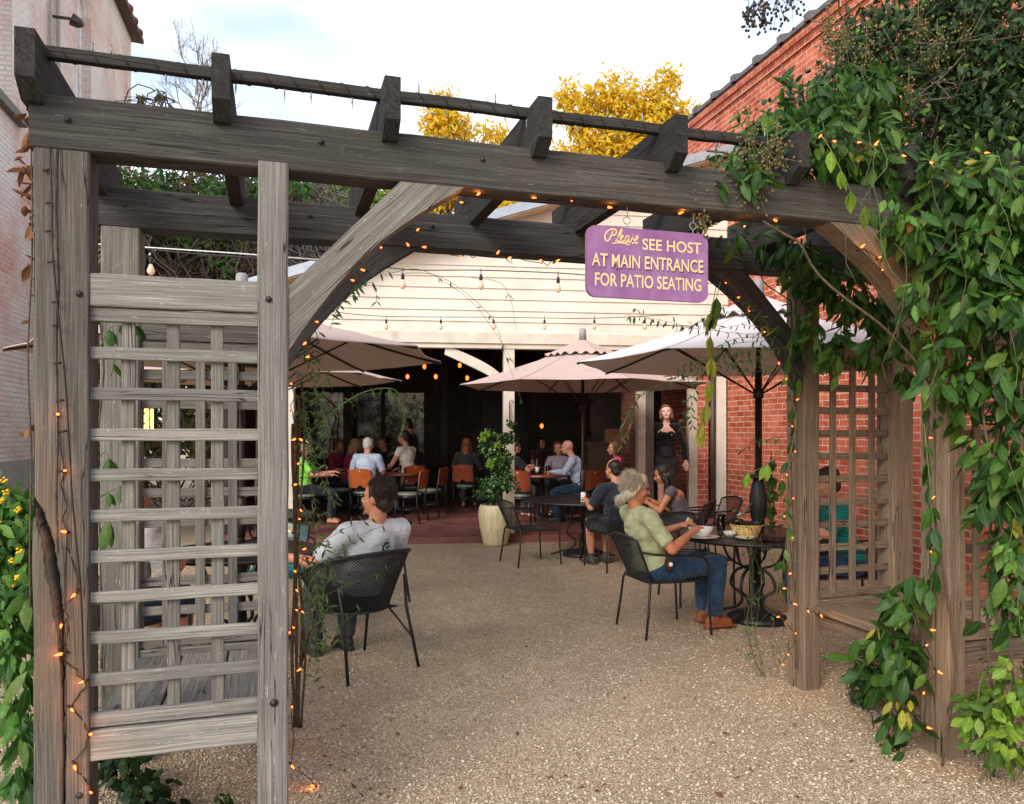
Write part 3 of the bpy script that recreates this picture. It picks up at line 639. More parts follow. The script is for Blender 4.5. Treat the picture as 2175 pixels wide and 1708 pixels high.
def tub_chair(label):
    """wide wire tub: one wrapped mesh shell, splayed V legs"""
    t = thing("mesh_tub_chair", label, "chair")
    def S(a, b):
        w = math.pi*(-.08+1.16*a); rx = .24+.13*b; ry = .22+.11*b
        droop = .16*(abs(a*2-1)**2.2)*b
        return Vector((-rx*math.cos(w), .06-ry*math.sin(w)-.06*b*math.sin(w), .40+.42*b**.9-droop))
    mb = MB(); mesh_weave(mb, S, 58, 20, .0036); mb.build("backrest", M_mesh, t)
    mb = MB(); rim = [S(k/28, 1) for k in range(29)]; mb.tube(rim, .011, 8); mb.tube([v-(v-Vector((0, .05, v.z)))*.035+Vector((0, 0, -.022)) for v in rim], .0055, 6)
    for e in (0, 1): mb.tube([S(e, k/8) for k in range(9)], .009, 7)
    mb.build("back_frame", M_iron, t)
    def SS(a, b): w = a*2*math.pi; return Vector((.24*b*math.cos(w), .06+.225*b*math.sin(w)+(.05*b if math.sin(w) > 0 else 0), .405-.02*(1-b)))
    mb = MB(); mesh_weave(mb, lambda a, b: Vector(((a*2-1)*.235, .06+(b*2-1)*.21, .402)), 20, 18, .0026)
    mb.tube([SS(k/24, 1) for k in range(24)], .009, 7, closed=True); mb.build("seat", M_mesh, t)
    for s in (-1, 1):
        mb = MB(); mb.tube([(s*.27, -.15, .62), (s*.255, -.19, .40), (s*.285, -.285, .0)], .011, 8); mb.build("leg", M_iron, t)
        mb = MB(); mb.tube([(s*.22, .20, .40), (s*.265, .31, .0)], .011, 8); mb.build("leg", M_iron, t)
        mb = MB(); mb.tube(smooth([(s*.20, -.04, .40), (s*.235, -.14, .30), (s*.269, -.235, .20)], 4), .008, 7); mb.build("brace", M_iron, t); mb = MB(); mb.tube(smooth([(s*.16, .12, .40), (s*.22, .20, .30), (s*.248, .27, .16)], 4), .008, 7); mb.build("brace", M_iron, t)
    return t
def cafe_chair(label, mat=None):
    t = thing("cafe_chair", label, "chair"); mat = mat or M_ply
    def back(a, b, o):
        x = a*2-1; w = .20+.012*b; z = .56+.30*b+.028*(1-x*x)*b-.05*(1-b)*(abs(x) < .3)*(1-abs(x)/.3)*-1
        return Vector((x*w, -.235-.045*b-.035*(1-x*x)+o, z))
    mb = MB(); mb.grid(lambda a, b: back(a, b, .009), 14, 8); mb.grid(lambda a, b: back(1-a, b, -.009), 14, 8)
    for e in (0, 1):
        mb.grid(lambda a, b: back(a, float(e), .009-.018*(b if e else 1-b)), 14, 1, smooth=False); mb.grid(lambda a, b: back(float(e), a, -.009+.018*(b if not e else 1-b)), 8, 1, smooth=False)
    bk = mb.build("backrest", mat, t)
    q = back(.5, .86, -.0095); mb = MB(); mb.ell(q, (.011, .004, .011), None, 10, 6); mb.build("hand_hole", plain("pale_stud", (.7, .68, .62), .5), bk)
    mb = MB(); mb.lathe([(.0, .445), (.19, .445), (.208, .455), (.21, .475), (.19, .492), (.0, .498)], (0, 0, 0), 28); mb.build("seat", M_pad, t)
    mb = MB(); mb.lathe([(.19, .405), (.2, .405), (.2, .444), (.19, .444)], (0, 0, 0), 28); mb.build("seat_frame", M_blk, t)
    for s in (-1, 1):
        mb = MB(); mb.tube([(s*.196, -.29, .84), (s*.20, -.225, .50), (s*.195, -.215, .38), (s*.21, -.27, 0)], [.014, .017, .017, .013], 8); mb.build("leg", M_blk, t)
        mb = MB(); mb.tube([(s*.165, .15, .42), (s*.185, .19, 0)], [.018, .013], 8); mb.build("leg", M_blk, t)
    mb = MB(); mb.tube([(.175*math.cos(k*math.pi/12), .175*math.sin(k*math.pi/12)-.02, .22) for k in range(24)], .009, 6, closed=True); mb.build("ring_stretcher", M_blk, t)
    return t
def iron_table(label, r=.61, h=.73):
    t = thing("iron_table", label, "table")
    mb = MB(); mb.lathe([(0, h-.012), (r-.012, h-.012), (r, h-.03), (r+.004, h-.012), (r, h), (r-.012, h+.002), (r-.03, h-.002), (0, h-.001)], (0, 0, 0), 56); mb.build("table_top", M_iron, t)
    mb = MB(); mb.lathe([(.035, .08), (.045, .12), (.03, .2), (.028, h-.2), (.05, h-.12), (.05, h-.02)], (0, 0, 0), 18); mb.build("pedestal", M_iron, t)
    for k in range(4):
        w = k*math.pi/2+.5; e = Vector((math.cos(w), math.sin(w), 0))
        mb = MB(); mb.tube(smooth([e*.03+UZ*.46, e*.16+UZ*.40, e*.2+UZ*.28, e*.10+UZ*.20, e*.14+UZ*.10, e*.34+UZ*.03, e*.42+UZ*.0], 5), .0135, 7); mb.build("leg", M_iron, t)
        mb = MB(); mb.tube(smooth([e*.03+UZ*(h-.30), e*.22+UZ*(h-.22), e*.30+UZ*(h-.03)], 5), .011, 7); mb.build("bracket", M_iron, t)
    return t
def wood_table(label, r=.42, h=.75):
    t = thing("cafe_table", label, "table")
    mb = MB(); mb.lathe([(0, h-.035), (r-.006, h-.035), (r, h-.025), (r, h-.006), (r-.006, h), (0, h)], (0, 0, 0), 44); mb.build("table_top", M_wtab, t)
    mb = MB(); mb.lathe([(.23, 0), (.23, .02), (.06, .05), (.04, .1), (.04, h-.06), (.12, h-.036)], (0, 0, 0), 24); mb.build("pedestal", M_blk, t)
    return t
def umbrella(label, r, zr, za, mat, sides=8, rot=0, crank=1.02):
    """market umbrella: dished canopy with a raised vent; pole goes to the ground"""
    t = thing("patio_umbrella", label, "umbrella")
    def prof(q): return zr+(za-.16-zr)*(1-q)**1.12
    na = sides*8
    def edge(a):
        k = a*sides; f = k-math.floor(k); th = math.pi/sides
        return math.cos(th)/math.cos((f-.5)*2*th), .5-abs(f-.5)
    def S(a, b, off=0):
        w = 2*math.pi*a+rot; c, mid = edge(a % 1.0); q = .20+.80*b; sag = .032*mid*2*q*q
        c2 = c*(1-.03*mid*2*q*q)
        return Vector((math.cos(w)*r*q*c2, math.sin(w)*r*q*c2, prof(q)-sag*.7*(1-.6*b)+off+.006*noise.noise(Vector((math.cos(w)*q*7, math.sin(w)*q*7, r*9+zr)))))
    mb = MB(); mb.grid(lambda a, b: S(a, 1-b), na, 14); mb.grid(lambda a, b: S(a, b, -.006), na, 14)
    mb.grid(lambda a, b: S(a, 1.0, -.006*b), na, 1)
    cp = mb.build("canopy", mat, t)
    mb = MB()
    def V(a, b):
        w = 2*math.pi*a+rot; c, mid = edge(a % 1.0); q = .02+.30*b; sc = .018*math.cos(a*sides*2*math.pi*3) if b > .99 else 0
        return Vector((math.cos(w)*r*q*c, math.sin(w)*r*q*c, prof(q)+.075-.02*b+sc-.05*q))
    mb.grid(lambda a, b: V(a, 1-b), na*2, 6); mb.grid(lambda a, b: V(a, b)-UZ*.005, na*2, 6); mb.build("vent", mat, cp)
    mb = MB(); mb.lathe([(.0, za-.10), (.05, za-.10), (.042, za+.035), (.03, za+.045), (0, za+.047)], (0, 0, 0), 16); mb.build("finial", M_fin, t)
    mb = MB(); mb.lathe([(.021, 0), (.021, za-.1)], (0, 0, 0), 14); mb.build("pole", M_bronze, t)
    mb = MB(); mb.lathe([(.0, 0), (.26, 0), (.26, .03), (.22, .06), (.05, .09), (.035, .30), (0, .30)], (0, 0, 0), 28); mb.build("base", M_iron, t)
    mb = MB(); mb.lathe([(.0, zr-.30), (.045, zr-.30), (.045, zr-.22), (0, zr-.22)], (0, 0, 0), 14); mb.build("hub", M_bronze, t)
    if crank:
        mb = MB(); mb.lathe([(.024, crank-.20), (.036, crank-.10), (.042, crank), (.030, crank+.08), (.024, crank+.10)], (0, 0, 0), 16); mb.tube([(-.03, 0, crank-.05), (-.09, -.02, crank-.10), (-.15, -.03, crank-.11)], .008, 6); mb.build("crank", M_bronze, t)
    for k in range(sides):
        a = k/sides; pts = [S(a, q/6, -.018) for q in range(7)]
        w = 2*math.pi*a+rot
        mb = MB(); mb.tube([Vector((0, 0, prof(.2)-.02))*1]+pts, .009, 6); rb_ = mb.build("rib", M_bronze, t)
        mb = MB(); se = [S(a, q/8, .0035) for q in range(9)]; nn = Vector((-math.sin(w), math.cos(w), 0))*.007
        for q in range(8): mb.add([se[q]-nn, se[q+1]-nn, se[q+1]+nn, se[q]+nn], [(0, 1, 2, 3)])
        mb.build("seam", mat, cp)
        mb = MB(); mb.tube([Vector((math.cos(w)*.04, math.sin(w)*.04, zr-.26)), S(a, .42, -.02)], .007, 6); mb.build("strut", M_bronze, rb_)
    return t
# ------------------------------------------------------------------ umbrellas
place(umbrella("large pale umbrella over the right-hand table, its canopy half behind the vine post", 1.56, 2.19, 2.86, M_can2, 8, R(4)), (2.10, 6.62, 0), 0)
place(umbrella("taupe umbrella standing in the middle, in front of the dining pavilion", 1.62, 2.20, 2.90, M_can, 8, R(14)), (.92, 10.1, 0), 0)
place(umbrella("near taupe umbrella on the left with grey cap rising behind the lattice", 1.52, 2.17, 2.73, M_can, 8, R(20)), (-2.0, 5.75, 0), 0)
place(umbrella("farther left umbrella, low pale brim showing under the near one", 1.52, 2.17, 2.73, M_can, 8, R(11)), (-2.70, 8.25, 0), 0)
# the black heat-lamp style collar on the right-hand pole
# ------------------------------------------------------------------ tables
place(iron_table("round black iron table at right holding the wicker basket and white bowl", .62), (2.05, 6.62, 0), .3)
place(iron_table("round black iron table in the middle with a drinks can on it", .74), (.92, 10.1, 0), .9)
place(iron_table("round black iron table at left beside the man in the grey T-shirt", .55), (-2.0, 5.75, 0), .2)
place(iron_table("black iron table under the far left umbrella", .6), (-2.70, 8.25, 0), .2)
G_ch = "black wrought-iron mesh chairs on the gravel"; G_cf = "cafe chairs with plywood backs under the pavilion"
F_gm = Vector((-.72, .69)); C_gm = Vector((-1.04, 5.29))
tc_ = place(tub_chair("wide black mesh tub chair under the man in the grey T-shirt"), (C_gm.x, C_gm.y, 0), facing(*F_gm), None, G_ch)
F_ow = Vector((.953, .304)); C_ow = Vector((1.22, 6.30))
c0 = place(iron_chair("black mesh armchair carrying the woman in the olive T-shirt"), (C_ow.x, C_ow.y, 0), facing(*F_ow), None, G_ch)
def again(loc, f, label): return place(copy_tree(c0), (*loc, 0), facing(*f), label, G_ch)
again((1.75, 7.42), (.18, -1), "empty black mesh chair on the far side of the basket table")
again((.22, 9.50), (.9, .42), "empty black mesh chair beside the tall cream planter")
again((1.22, 9.15), (-.35, .93), "black mesh chair under the man in the black T-shirt")
again((2.02, 9.27), (-.85, .5), "black mesh chair under the young woman in the grey tank top")
again((2.42, 9.6), (-.95, -.3), "empty black mesh chair standing by the doorway of the brick pier")
again((2.74, 6.45), (-1, .1), "black mesh chair under the person in teal behind the right-hand lattice")
again((-1.35, 7.3), (-.75, .65), "empty black mesh chair behind the man in the grey T-shirt")
again((-2.42, 4.85), (.35, .95), "black mesh chair under the person seen through the left lattice")
tl = iron_chair("teal mesh chair showing through the left lattice", mesh=M_teal); place(tl, (-1.98, 6.6, 0), facing(.2, -1), None, G_ch)
# ------------------------------------------------------------------ pavilion furniture
def S3(x, y, z=.10): return B(x, y, z)
def at(u, Y, z=.1): return Vector(((u-1087)*Y/1650, Y, z))
T1 = at(845, 14.25); place(wood_table("red-brown table with glasses between the white-haired man and the woman in white"), T1, 0)
place(copy_tree(bpy.data.objects["cafe_table"]), at(735, 14.9), 0, "red-brown table at the back left beside the women in red")
T2 = at(1150, 13.75); place(copy_tree(bpy.data.objects["cafe_table"]), T2, 0, "red-brown table in front of the woman in the striped shirt")
cc = place(cafe_chair("orange-backed cafe chair behind the white-haired man"), at(775, 13.35), facing(.12, 1), None, G_cf)
def cagain(u, Y, f, label, mat=None):
    c = place(copy_tree(cc), at(u, Y), facing(*f), label, G_cf)
    if mat:
        for ch in c.children:
            if ch.name.startswith("backrest"):
                ch.data = ch.data.copy(); ch.data.materials[0] = mat
    return c
cagain(868, 13.0, (-1, .25), "orange-backed cafe chair turned side-on at the near edge of the table")
cagain(912, 13.9, (-1, .3), "dark red cafe chair side-on beyond the orange one", M_ply2)
cagain(866, 14.6, (-.55, .8), "orange cafe chair behind the woman in white")
cagain(1108, 12.75, (.25, 1), "dark red cafe chair beside the cream post, a folded napkin on its seat", M_ply2)
cagain(1246, 12.75, (-.35, 1), "dark red cafe chair behind the bald man", M_ply2)
cagain(724, 14.0, (.9, .3), "dark red cafe chair beside the woman in lime green", M_ply2)
cagain(990, 15.0, (.2, 1), "cafe chair under the woman with long auburn hair", M_ply2)
cagain(645, 12.7, (1, .12), "cafe chair under the woman in lime green", M_ply2)
cagain(1188, 14.35, (-.2, -1), "cafe chair under the woman in the striped shirt", M_ply2)
cagain(1306, 13.1, (-.8, -.1), "cafe chair under the woman in pink", M_ply2)
# small things on the tables
def tumbler(loc, label, r=.036, h=.13):
    mb = MB(); mb.lathe([(0, .004), (r*.85, .004), (r, h), (r-.003, h), (r*.82, .012), (0, .012)], (0, 0, 0), 18); o = mb.build("glass", M_glass); o.location = loc; return tag(o, label, "glass", "drinking glasses on the tables")
def bowl(loc, r, h, label, name="bowl", cat="bowl"):
    mb = MB(); mb.lathe([(0, 0), (r*.45, 0), (r*.8, h*.5), (r, h), (r-.006, h), (r*.76, h*.55), (r*.4, .012), (0, .01)], (0, 0, 0), 28); o = mb.build(name, M_white); o.location = loc; return tag(o, label, cat)
ZT_ = .735
bowl((1.545, 6.40, ZT_), .105, .075, "white soup bowl held between the olive woman's hands", "soup_bowl", "bowl").location = (1.545, 6.36, ZT_+.012)
bowl((1.545, 6.36, ZT_), .15, .016, "wide white plate under the soup bowl", "plate", "plate")
bowl((1.80, 6.42, ZT_), .055, .045, "small white dish beside the soup bowl", "dish", "dish")
bowl((1.90, 6.30, ZT_), .09, .014, "small white side plate in front of the wicker basket", "side_plate", "plate")
bowl((2.36, 6.22, ZT_), .12, .02, "white plate near the hand behind the vine post", "dinner_plate", "plate")
tumbler((1.79, 6.66, ZT_), "clear glass tumbler left of the wicker basket, the nearer of two"); tumbler((1.83, 6.78, ZT_), "clear glass tumbler left of the wicker basket, the farther of two", .036, .15)
mb = MB(); mb.lathe([(0, 0), (.095, 0), (.115, .05), (.128, .10), (.122, .10), (.09, .01), (0, .01)], (0, 0, 0), 36)
for k in range(5): mb.tube([((.10+.0065*k)*math.cos(a*math.pi/18), (.10+.0065*k)*math.sin(a*math.pi/18), .012+.02*k) for a in range(36)], .006, 6, closed=True)
o = mb.build("wicker_basket", M_wick); o.location = (1.95, 6.47, ZT_); tag(o, "oval straw wicker basket lined with a dark napkin", "basket")
mb = MB()
mb.grid(lambda a, b: Vector(((a*2-1)*.13, (b*2-1)*.12, .085+.07*noise.noise(Vector((a*3.2, b*3.2, 3)))+.05*math.sin(a*9)*math.cos(b*7)*.5+.02)), 20, 20)
o = mb.build("basket_napkin", M_napk); o.location = (1.95, 6.47, ZT_); tag(o, "dark napkin bunched up inside the wicker basket", "napkin")
mb = MB(); mb.grid(lambda a, b: Vector(((a*2-1)*.16, (b*2-1)*.09, .010+.02*abs(noise.noise(Vector((a*4, b*3, 7)))))), 18, 12)
o = mb.build("table_napkin", M_napk); o.location = (2.10, 6.20, ZT_); tag(o, "dark crumpled napkin on the table in front of the basket", "napkin")
# drinks can
ca = thing("drinks_can", "white and red drinks can on the middle table", "can", (.885, 9.62, .732))
mb = MB(); mb.lathe([(0, 0), (.026, 0), (.033, .012), (.033, .108), (.027, .122), (.027, .125), (0, .122)], ca.location, 24); mb.build("body", plain("white_can", (.72, .70, .70), .3, .5), ca)
mb = MB(); M_red = plain("red_print", (.55, .02, .03), .4)
def cyl_pt(x, z, r=.0336): w = -math.pi/2+x/r; return Vector((r*math.cos(w), r*math.sin(w), z))+Vector(ca.location)
for k in range(12): mb.add([cyl_pt(-.032+.0054*k, .018), cyl_pt(-.032+.0054*(k+1), .018), cyl_pt(-.032+.0054*(k+1), .034), cyl_pt(-.032+.0054*k, .034)], [(0, 1, 2, 3)])
def stroke(pts, w):
    for k in range(len(pts)-1):
        a, c_ = Vector((*pts[k], 0)), Vector((*pts[k+1], 0)); d = (c_-a).normalized(); n = Vector((-d.y, d.x, 0))*w
        q = [a-n, c_-n, c_+n, a+n]; mb.add([cyl_pt(p.x, p.y, .0338) for p in q], [(0, 1, 2, 3)])
stroke([(-.010+.013*math.cos(w)*1, .075+.020*math.sin(w)) for w in [R(50)+R(260)*k/10 for k in range(11)]], .0035)
stroke([(.010+.006*math.cos(w), .068+.011*math.sin(w)) for w in [R(360)*k/10 for k in range(11)]], .003)
mb.build("print", M_red, ca)
for (x, y) in ((.96, 9.72), (1.0, 9.66)): tumbler((x, y, .732), "clear glass beside the drinks can" if x < .98 else "clear glass just right of the glass by the can", .034, .11)
k = 0
for (u, Y, zz) in ((803, 14.1, .85), (818, 14.0, .85), (848, 14.05, .85)):
    tumbler(at(u, Y, zz), ["clear glass by the white-haired man's elbow", "clear glass in the middle of the table by the white-haired man", "glass of dark drink in front of the woman in white"][k], .04, .16); k += 1
mb = MB(); mb.lathe([(0, 0), (.036, 0), (.037, .19), (.014, .25), (.014, .31), (0, .31)], (0, 0, 0), 16); o = mb.build("wine_bottle", plain("dark_bottle", (.01, .018, .012), .08, .8)); o.location = at(1140, 13.6, .85); tag(o, "dark wine bottle on the striped woman's table", "bottle")
mb = MB(); mb.lathe([(.0375, .05), (.0378, .05), (.0378, .14), (.0375, .14)], (0, 0, 0), 16); l_ = mb.build("bottle_label", M_white, o); l_.matrix_parent_inverse = Matrix.Identity(4)
for (u, lab) in ((1152, "clear glass beside the wine bottle"), (1163, "clear glass in front of the striped woman")): tumbler(at(u, 13.7, .85), lab, .04, .15)
mb = MB(); mb.grid(lambda a, b: Vector(((a*2-1)*.12, (b*2-1)*.1, .02+.05*abs(noise.noise(Vector((a*3, b*3, 1)))))), 10, 10); o = mb.build("folded_napkin", plain("cream_cloth", (.62, .56, .46), .9)); o.location = at(1108, 12.72, .60); tag(o, "cream napkin lying on the seat of the chair beside the post", "napkin")
# host stand with box and glasses
hs = thing("host_stand", "dark wooden host stand against the inner brick wall with a box on top", "stand", at(1300, 14.0))
L_ = Vector(hs.location)
mb = MB(); mb.prism([(-.45, 0), (.42, 0), (.42, 1.28), (-.45, 1.28)], BX, UZ, BY, .5, L_); mb.build("cabinet", plain("dark_walnut", (.05, .022, .014), .5), hs)
mb = MB(); mb.prism([(-.48, 1.28), (.45, 1.28), (.45, 1.32), (-.48, 1.32)], BX, UZ, BY, .54, L_-BY*.03); mb.build("top", plain("dark_walnut_top", (.07, .03, .02), .4), hs)
mb = MB(); mb.prism([(0, 0), (.55, 0), (.55, .24), (0, .24)], BX, UZ, BY, .32, (0, 0, 0)); o = mb.build("wooden_box", plain("brown_box", (.20, .075, .045), .6)); o.location = L_+UZ*1.322-BX*.12+BY*.05; tag(o, "reddish brown wooden box standing on the dark host stand", "box")
for k in range(3): tumbler(L_+UZ*1.322-BX*(.40-.09*k)+BY*.15, ["left glass on the host stand beside the box", "middle glass on the host stand beside the box", "right glass on the host stand against the box"][k], .035, .2)
# planter
pl = thing("planter", "tall cream glazed planter beside the pavilion post", "planter", (-.235, 11.02, 0)); PX = Vector(pl.location)
mb = MB(); mb.lathe([(0, 0), (.155, 0), (.175, .03), (.225, .25), (.245, .42), (.235, .53), (.215, .575), (.195, .575), (.215, .5), (.0, .5)], PX, 40); mb.build("pot", plain("cream_glaze", (.60, .52, .33), .35, .5, var=.12, vs=5, msc=(6, 6, .8)), pl)
mb = MB(); mb.lathe([(0, .505), (.214, .505)], PX, 24); mb.build("soil", plain("soil", (.03, .022, .015), .95), pl)
# hostess-side black iron garden pump behind the basket
gp = thing("umbrella_stand_pole", "thick black cranked pole rising from the basket table under the pale umbrella", "pole", (2.10, 6.62, .74)); GP = Vector(gp.location)
mb = MB(); mb.lathe([(.048, 0), (.052, .10), (.072, .18), (.075, .30), (.055, .42), (.045, .44), (.045, .46), (.03, .47), (.03, 1.4)], GP, 20); mb.build("pole", M_iron, gp)
mb = MB(); mb.lathe([(.04, .47), (.115, .47), (.115, .50), (.04, .50)], GP, 20); mb.build("collar", M_iron, gp)
mb = MB(); mb.tube([GP+Vector((-.06, -.02, .26)), GP+Vector((-.15, -.05, .17)), GP+Vector((-.20, -.06, .155))], .011, 8); mb.build("handle", plain("bare_steel", (.35, .34, .33), .35, .5, .7), gp)
# ------------------------------------------------------------------ hanging sign
SG0 = P(2.253, .03, 0); sg_w, sg_h = .58, .303
zc = 1.6-(562-918)*SG0.y/1650; SC = Vector((SG0.x, SG0.y, zc))
sg = thing("hanging_sign", "purple painted sign with cream lettering hanging from the front beam", "sign", SC)
def rrect(w, h, r, n=7):
    out = []
    for (cx, cy, a0) in ((w/2-r, h/2-r, 0), (-w/2+r, h/2-r, 90), (-w/2+r, -h/2+r, 180), (w/2-r, -h/2+r, 270)):
        for k in range(n+1): a = R(a0+90*k/n); out.append((cx+r*math.cos(a), cy+r*math.sin(a)))
    return out
tilt = R(0.); SX = PS; SU = UZ; SN = PT
M_purp, t, b = new_mat("purple_paint"); b.inputs['Roughness'].default_value = .5; g = objvec(t)
c = ramp(t, noisen(t, g, 6, 6, .65), [(.3, (.175, .060, .190)), (.55, (.235, .098, .250)), (.75, (.29, .155, .30))])
c = mixc(t, ramp(t, noisen(t, g, 1, 4, .6, (16, 16, 2.5)), [(.5, 0.), (.75, .45)]), c, (.33, .22, .38)); c = mixc(t, ramp(t, noisen(t, g, 55, 4, .7), [(.68, 0.), (.75, .6)]), c, (.09, .04, .11))
t.links.new(c, b.inputs['Base Color']); bump(t, b, noisen(t, g, 90, 3), .15, .002)
mb = MB(); mb.prism(rrect(sg_w, sg_h, .042), SX, SU, SN, .018, SC); mb.build("panel", M_purp, sg)
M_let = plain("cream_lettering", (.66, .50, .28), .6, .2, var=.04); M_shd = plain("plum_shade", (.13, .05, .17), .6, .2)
def words(txt, cx, cy, w, h, mat, name, off, parent, sp=1.0):
    cu = bpy.data.curves.new("t", 'FONT'); cu.body = txt; cu.size = 1; cu.align_x = 'CENTER'; cu.offset = .016; cu.space_character = sp; cu.extrude = 0; cu.resolution_u = 3
    to = bpy.data.objects.new("t", cu); col.objects.link(to); bpy.context.view_layer.update()
    me = bpy.data.meshes.new_from_object(to.evaluated_get(bpy.context.evaluated_depsgraph_get())); bpy.data.objects.remove(to)
    co = np.zeros(len(me.vertices)*3); me.vertices.foreach_get("co", co); co = co.reshape(-1, 3)
    x0, x1, y0, y1 = co[:, 0].min(), co[:, 0].max(), co[:, 1].min(), co[:, 1].max()
    xs = (co[:, 0]-(x0+x1)/2)/(x1-x0)*w+cx; ys = (co[:, 1]-(y0+y1)/2)/(y1-y0)*h+cy
    out = np.array([SC[:]])+xs[:, None]*np.array([SX[:]])+ys[:, None]*np.array([SU[:]])-off*np.array([SN[:]])
    me.vertices.foreach_set("co", out.ravel()); me.materials.append(mat); me.update(); return link(name, me, parent)
ux = lambda u: (u-1042)/1700*sg_w; vy = lambda v: (580-v)/880*sg_h   # zoomed-photo pixels across the board
words("SEE HOST", ux(1368), vy(330), (1785-945)/1700*sg_w, 145/880*sg_h, M_let, "lettering", .0022, sg)
words("AT MAIN ENTRANCE", ux(1037), vy(562), 1560/1700*sg_w, 165/880*sg_h, M_let, "lettering", .0030, sg)
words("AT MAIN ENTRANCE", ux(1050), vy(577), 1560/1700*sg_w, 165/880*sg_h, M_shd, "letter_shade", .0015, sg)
words("FOR PATIO SEATING", ux(1045), vy(802), 1490/1700*sg_w, 165/880*sg_h, M_let, "lettering", .0022, sg)
mb = MB()
def ink(pts, w=.0034, n=6):
    ps = [Vector((ux(a), vy(b_), 0)) for a, b_ in pts]; ps = smooth(ps, n)
    L, Rr = [], []
    for k, p in enumerate(ps):
        d = (ps[min(k+1, len(ps)-1)]-ps[max(0, k-1)]).normalized(); nn = Vector((-d.y, d.x, 0))*w
        L.append(p+nn); Rr.append(p-nn)
    M_ = lambda q: SC+SX*q.x+SU*q.y-SN*.0022
    for k in range(len(ps)-1): mb.add([M_(Rr[k]), M_(Rr[k+1]), M_(L[k+1]), M_(L[k])], [(0, 1, 2, 3)])
ink([(545, 195), (520, 250), (490, 310), (460, 325), (435, 300), (440, 245), (480, 195), (540, 172), (585, 185), (585, 225), (550, 250), (520, 248)])
ink([(575, 320), (600, 290), (660, 200), (665, 168), (645, 185), (610, 270), (600, 310), (615, 325), (640, 305), (665, 275), (680, 250), (665, 243), (650, 265), (645, 305), (660, 325), (690, 305), (715, 275)], .0030)
ink([(760, 250), (735, 245), (712, 275), (708, 310), (722, 325), (745, 300), (768, 245), (755, 305), (765, 325), (790, 300), (825, 225), (815, 262), (840, 300), (825, 330), (800, 325)], .0030)
ink([(830, 325), (860, 290), (885, 255), (880, 232), (860, 250), (850, 295), (860, 332), (885, 310)], .0030)
ink([(535, 352), (590, 340), (680, 338), (770, 355)], .0028)
mb.build("lettering", M_let, sg)
for x in (-.10, .22):
    mb = MB(); p = SC+SX*x+SN*.009; hgt = ZB-SC.z
    mb.tube([p+UZ*(sg_h/2-.012), p+UZ*(sg_h/2+.018)], .0022, 6)
    q = p+UZ*(sg_h/2+.034); mb.tube([q+SX*(.016*math.cos(w))+UZ*(.016*math.sin(w)) for w in [R(20*k) for k in range(18)]], .0022, 6, closed=True)
    mb.tube([q+UZ*.012, q+UZ*.03+SX*.004, q+UZ*(hgt-sg_h/2-.034)], .0022, 6); mb.build("hook", M_fin, sg)
for (a, b_) in ((603, 670), (1538, 712)):
    mb = MB(); q = SN.to_track_quat('Z', 'Y').to_matrix(); mb.lathe([(.0, -.004), (.003, -.003), (.0035, 0)], SC+SX*ux(a)+SU*vy(b_)-SN*.0005, 8, ax=q); mb.build("screw", M_iron, sg)
# ================================================================== PEOPLE
skins = {}
def skin(c):
    if c not in skins:
        m, t, b = new_mat("skin"); b.inputs['Roughness'].default_value = .5; b.inputs['Specular IOR Level'].default_value = .35
        b.inputs['Subsurface Weight'].default_value = .12; b.inputs['Subsurface Radius'].default_value = (.01, .004, .002); b.inputs['Subsurface Scale'].default_value = .6
        n = noisen(t, objvec(t), 14, 4); t.links.new(ramp(t, n, [(.35, tuple(x*.86 for x in c)), (.7, c)]), b.inputs['Base Color']); skins[c] = m
    return skins[c]
def cloth(name, c, var=.1):
    m = plain(name, c, .9, .1, var=var, vs=14, sheen=.15); t = m.node_tree; b = t.nodes["Principled BSDF"]; v = objvec(t)
    w = noisen(t, v, 9, 4, .55, (1, 1, 2.2)); bump(t, b, mixc(t, .15, ramp(t, w, [(.35, 0.), (.5, 1.), (.52, .6), (.7, .2)]), noisen(t, v, 260, 2)), .45, .012); return m
def hairm(name, c):
    m, t, b = new_mat(name); b.inputs['Roughness'].default_value = .5; b.inputs['Specular IOR Level'].default_value = .35
    v = objvec(t); n = noisen(t, v, 1, 3, .6, (95, 95, 7)); n2 = noisen(t, v, 9, 3)
    cc_ = ramp(t, n, [(.3, tuple(x*.4 for x in c)), (.55, c), (.75, tuple(min(1, x*1.5) for x in c))])
    cc_ = mixc(t, ramp(t, n2, [(.4, .35), (.6, 0.)]), cc_, tuple(x*.5 for x in c))
    t.links.new(cc_, b.inputs['Base Color']); bump(t, b, n, .8, .006); return m
tex_f = bpy.data.textures.new("folds", 'CLOUDS'); tex_f.noise_scale = .11; tex_f.noise_depth = 2
tex_h = bpy.data.textures.new("locks", 'CLOUDS'); tex_h.noise_scale = .035; tex_h.noise_depth = 2
def organic(mb, name, mat, parent, vox, sm=6, disp=0, tex=None):
    o = mb.build(name, mat)
    if parent is not None: o.parent = parent
    r = o.modifiers.new("join", 'REMESH'); r.mode = 'VOXEL'; r.voxel_size = vox; r.use_smooth_shade = True
    s = o.modifiers.new("smooth", 'SMOOTH'); s.factor = .5; s.iterations = sm
    if disp:
        d = o.modifiers.new("folds", 'DISPLACE'); d.texture = tex; d.strength = disp; d.mid_level = .5; d.texture_coords = 'LOCAL'
    return o
def lerp(a, b, t): return Vector(a)*(1-t)+Vector(b)*t
M_eye = plain("dark_eye", (.02, .014, .01), .3, .5)
M_lip = plain("lips", (.42, .14, .12), .5)
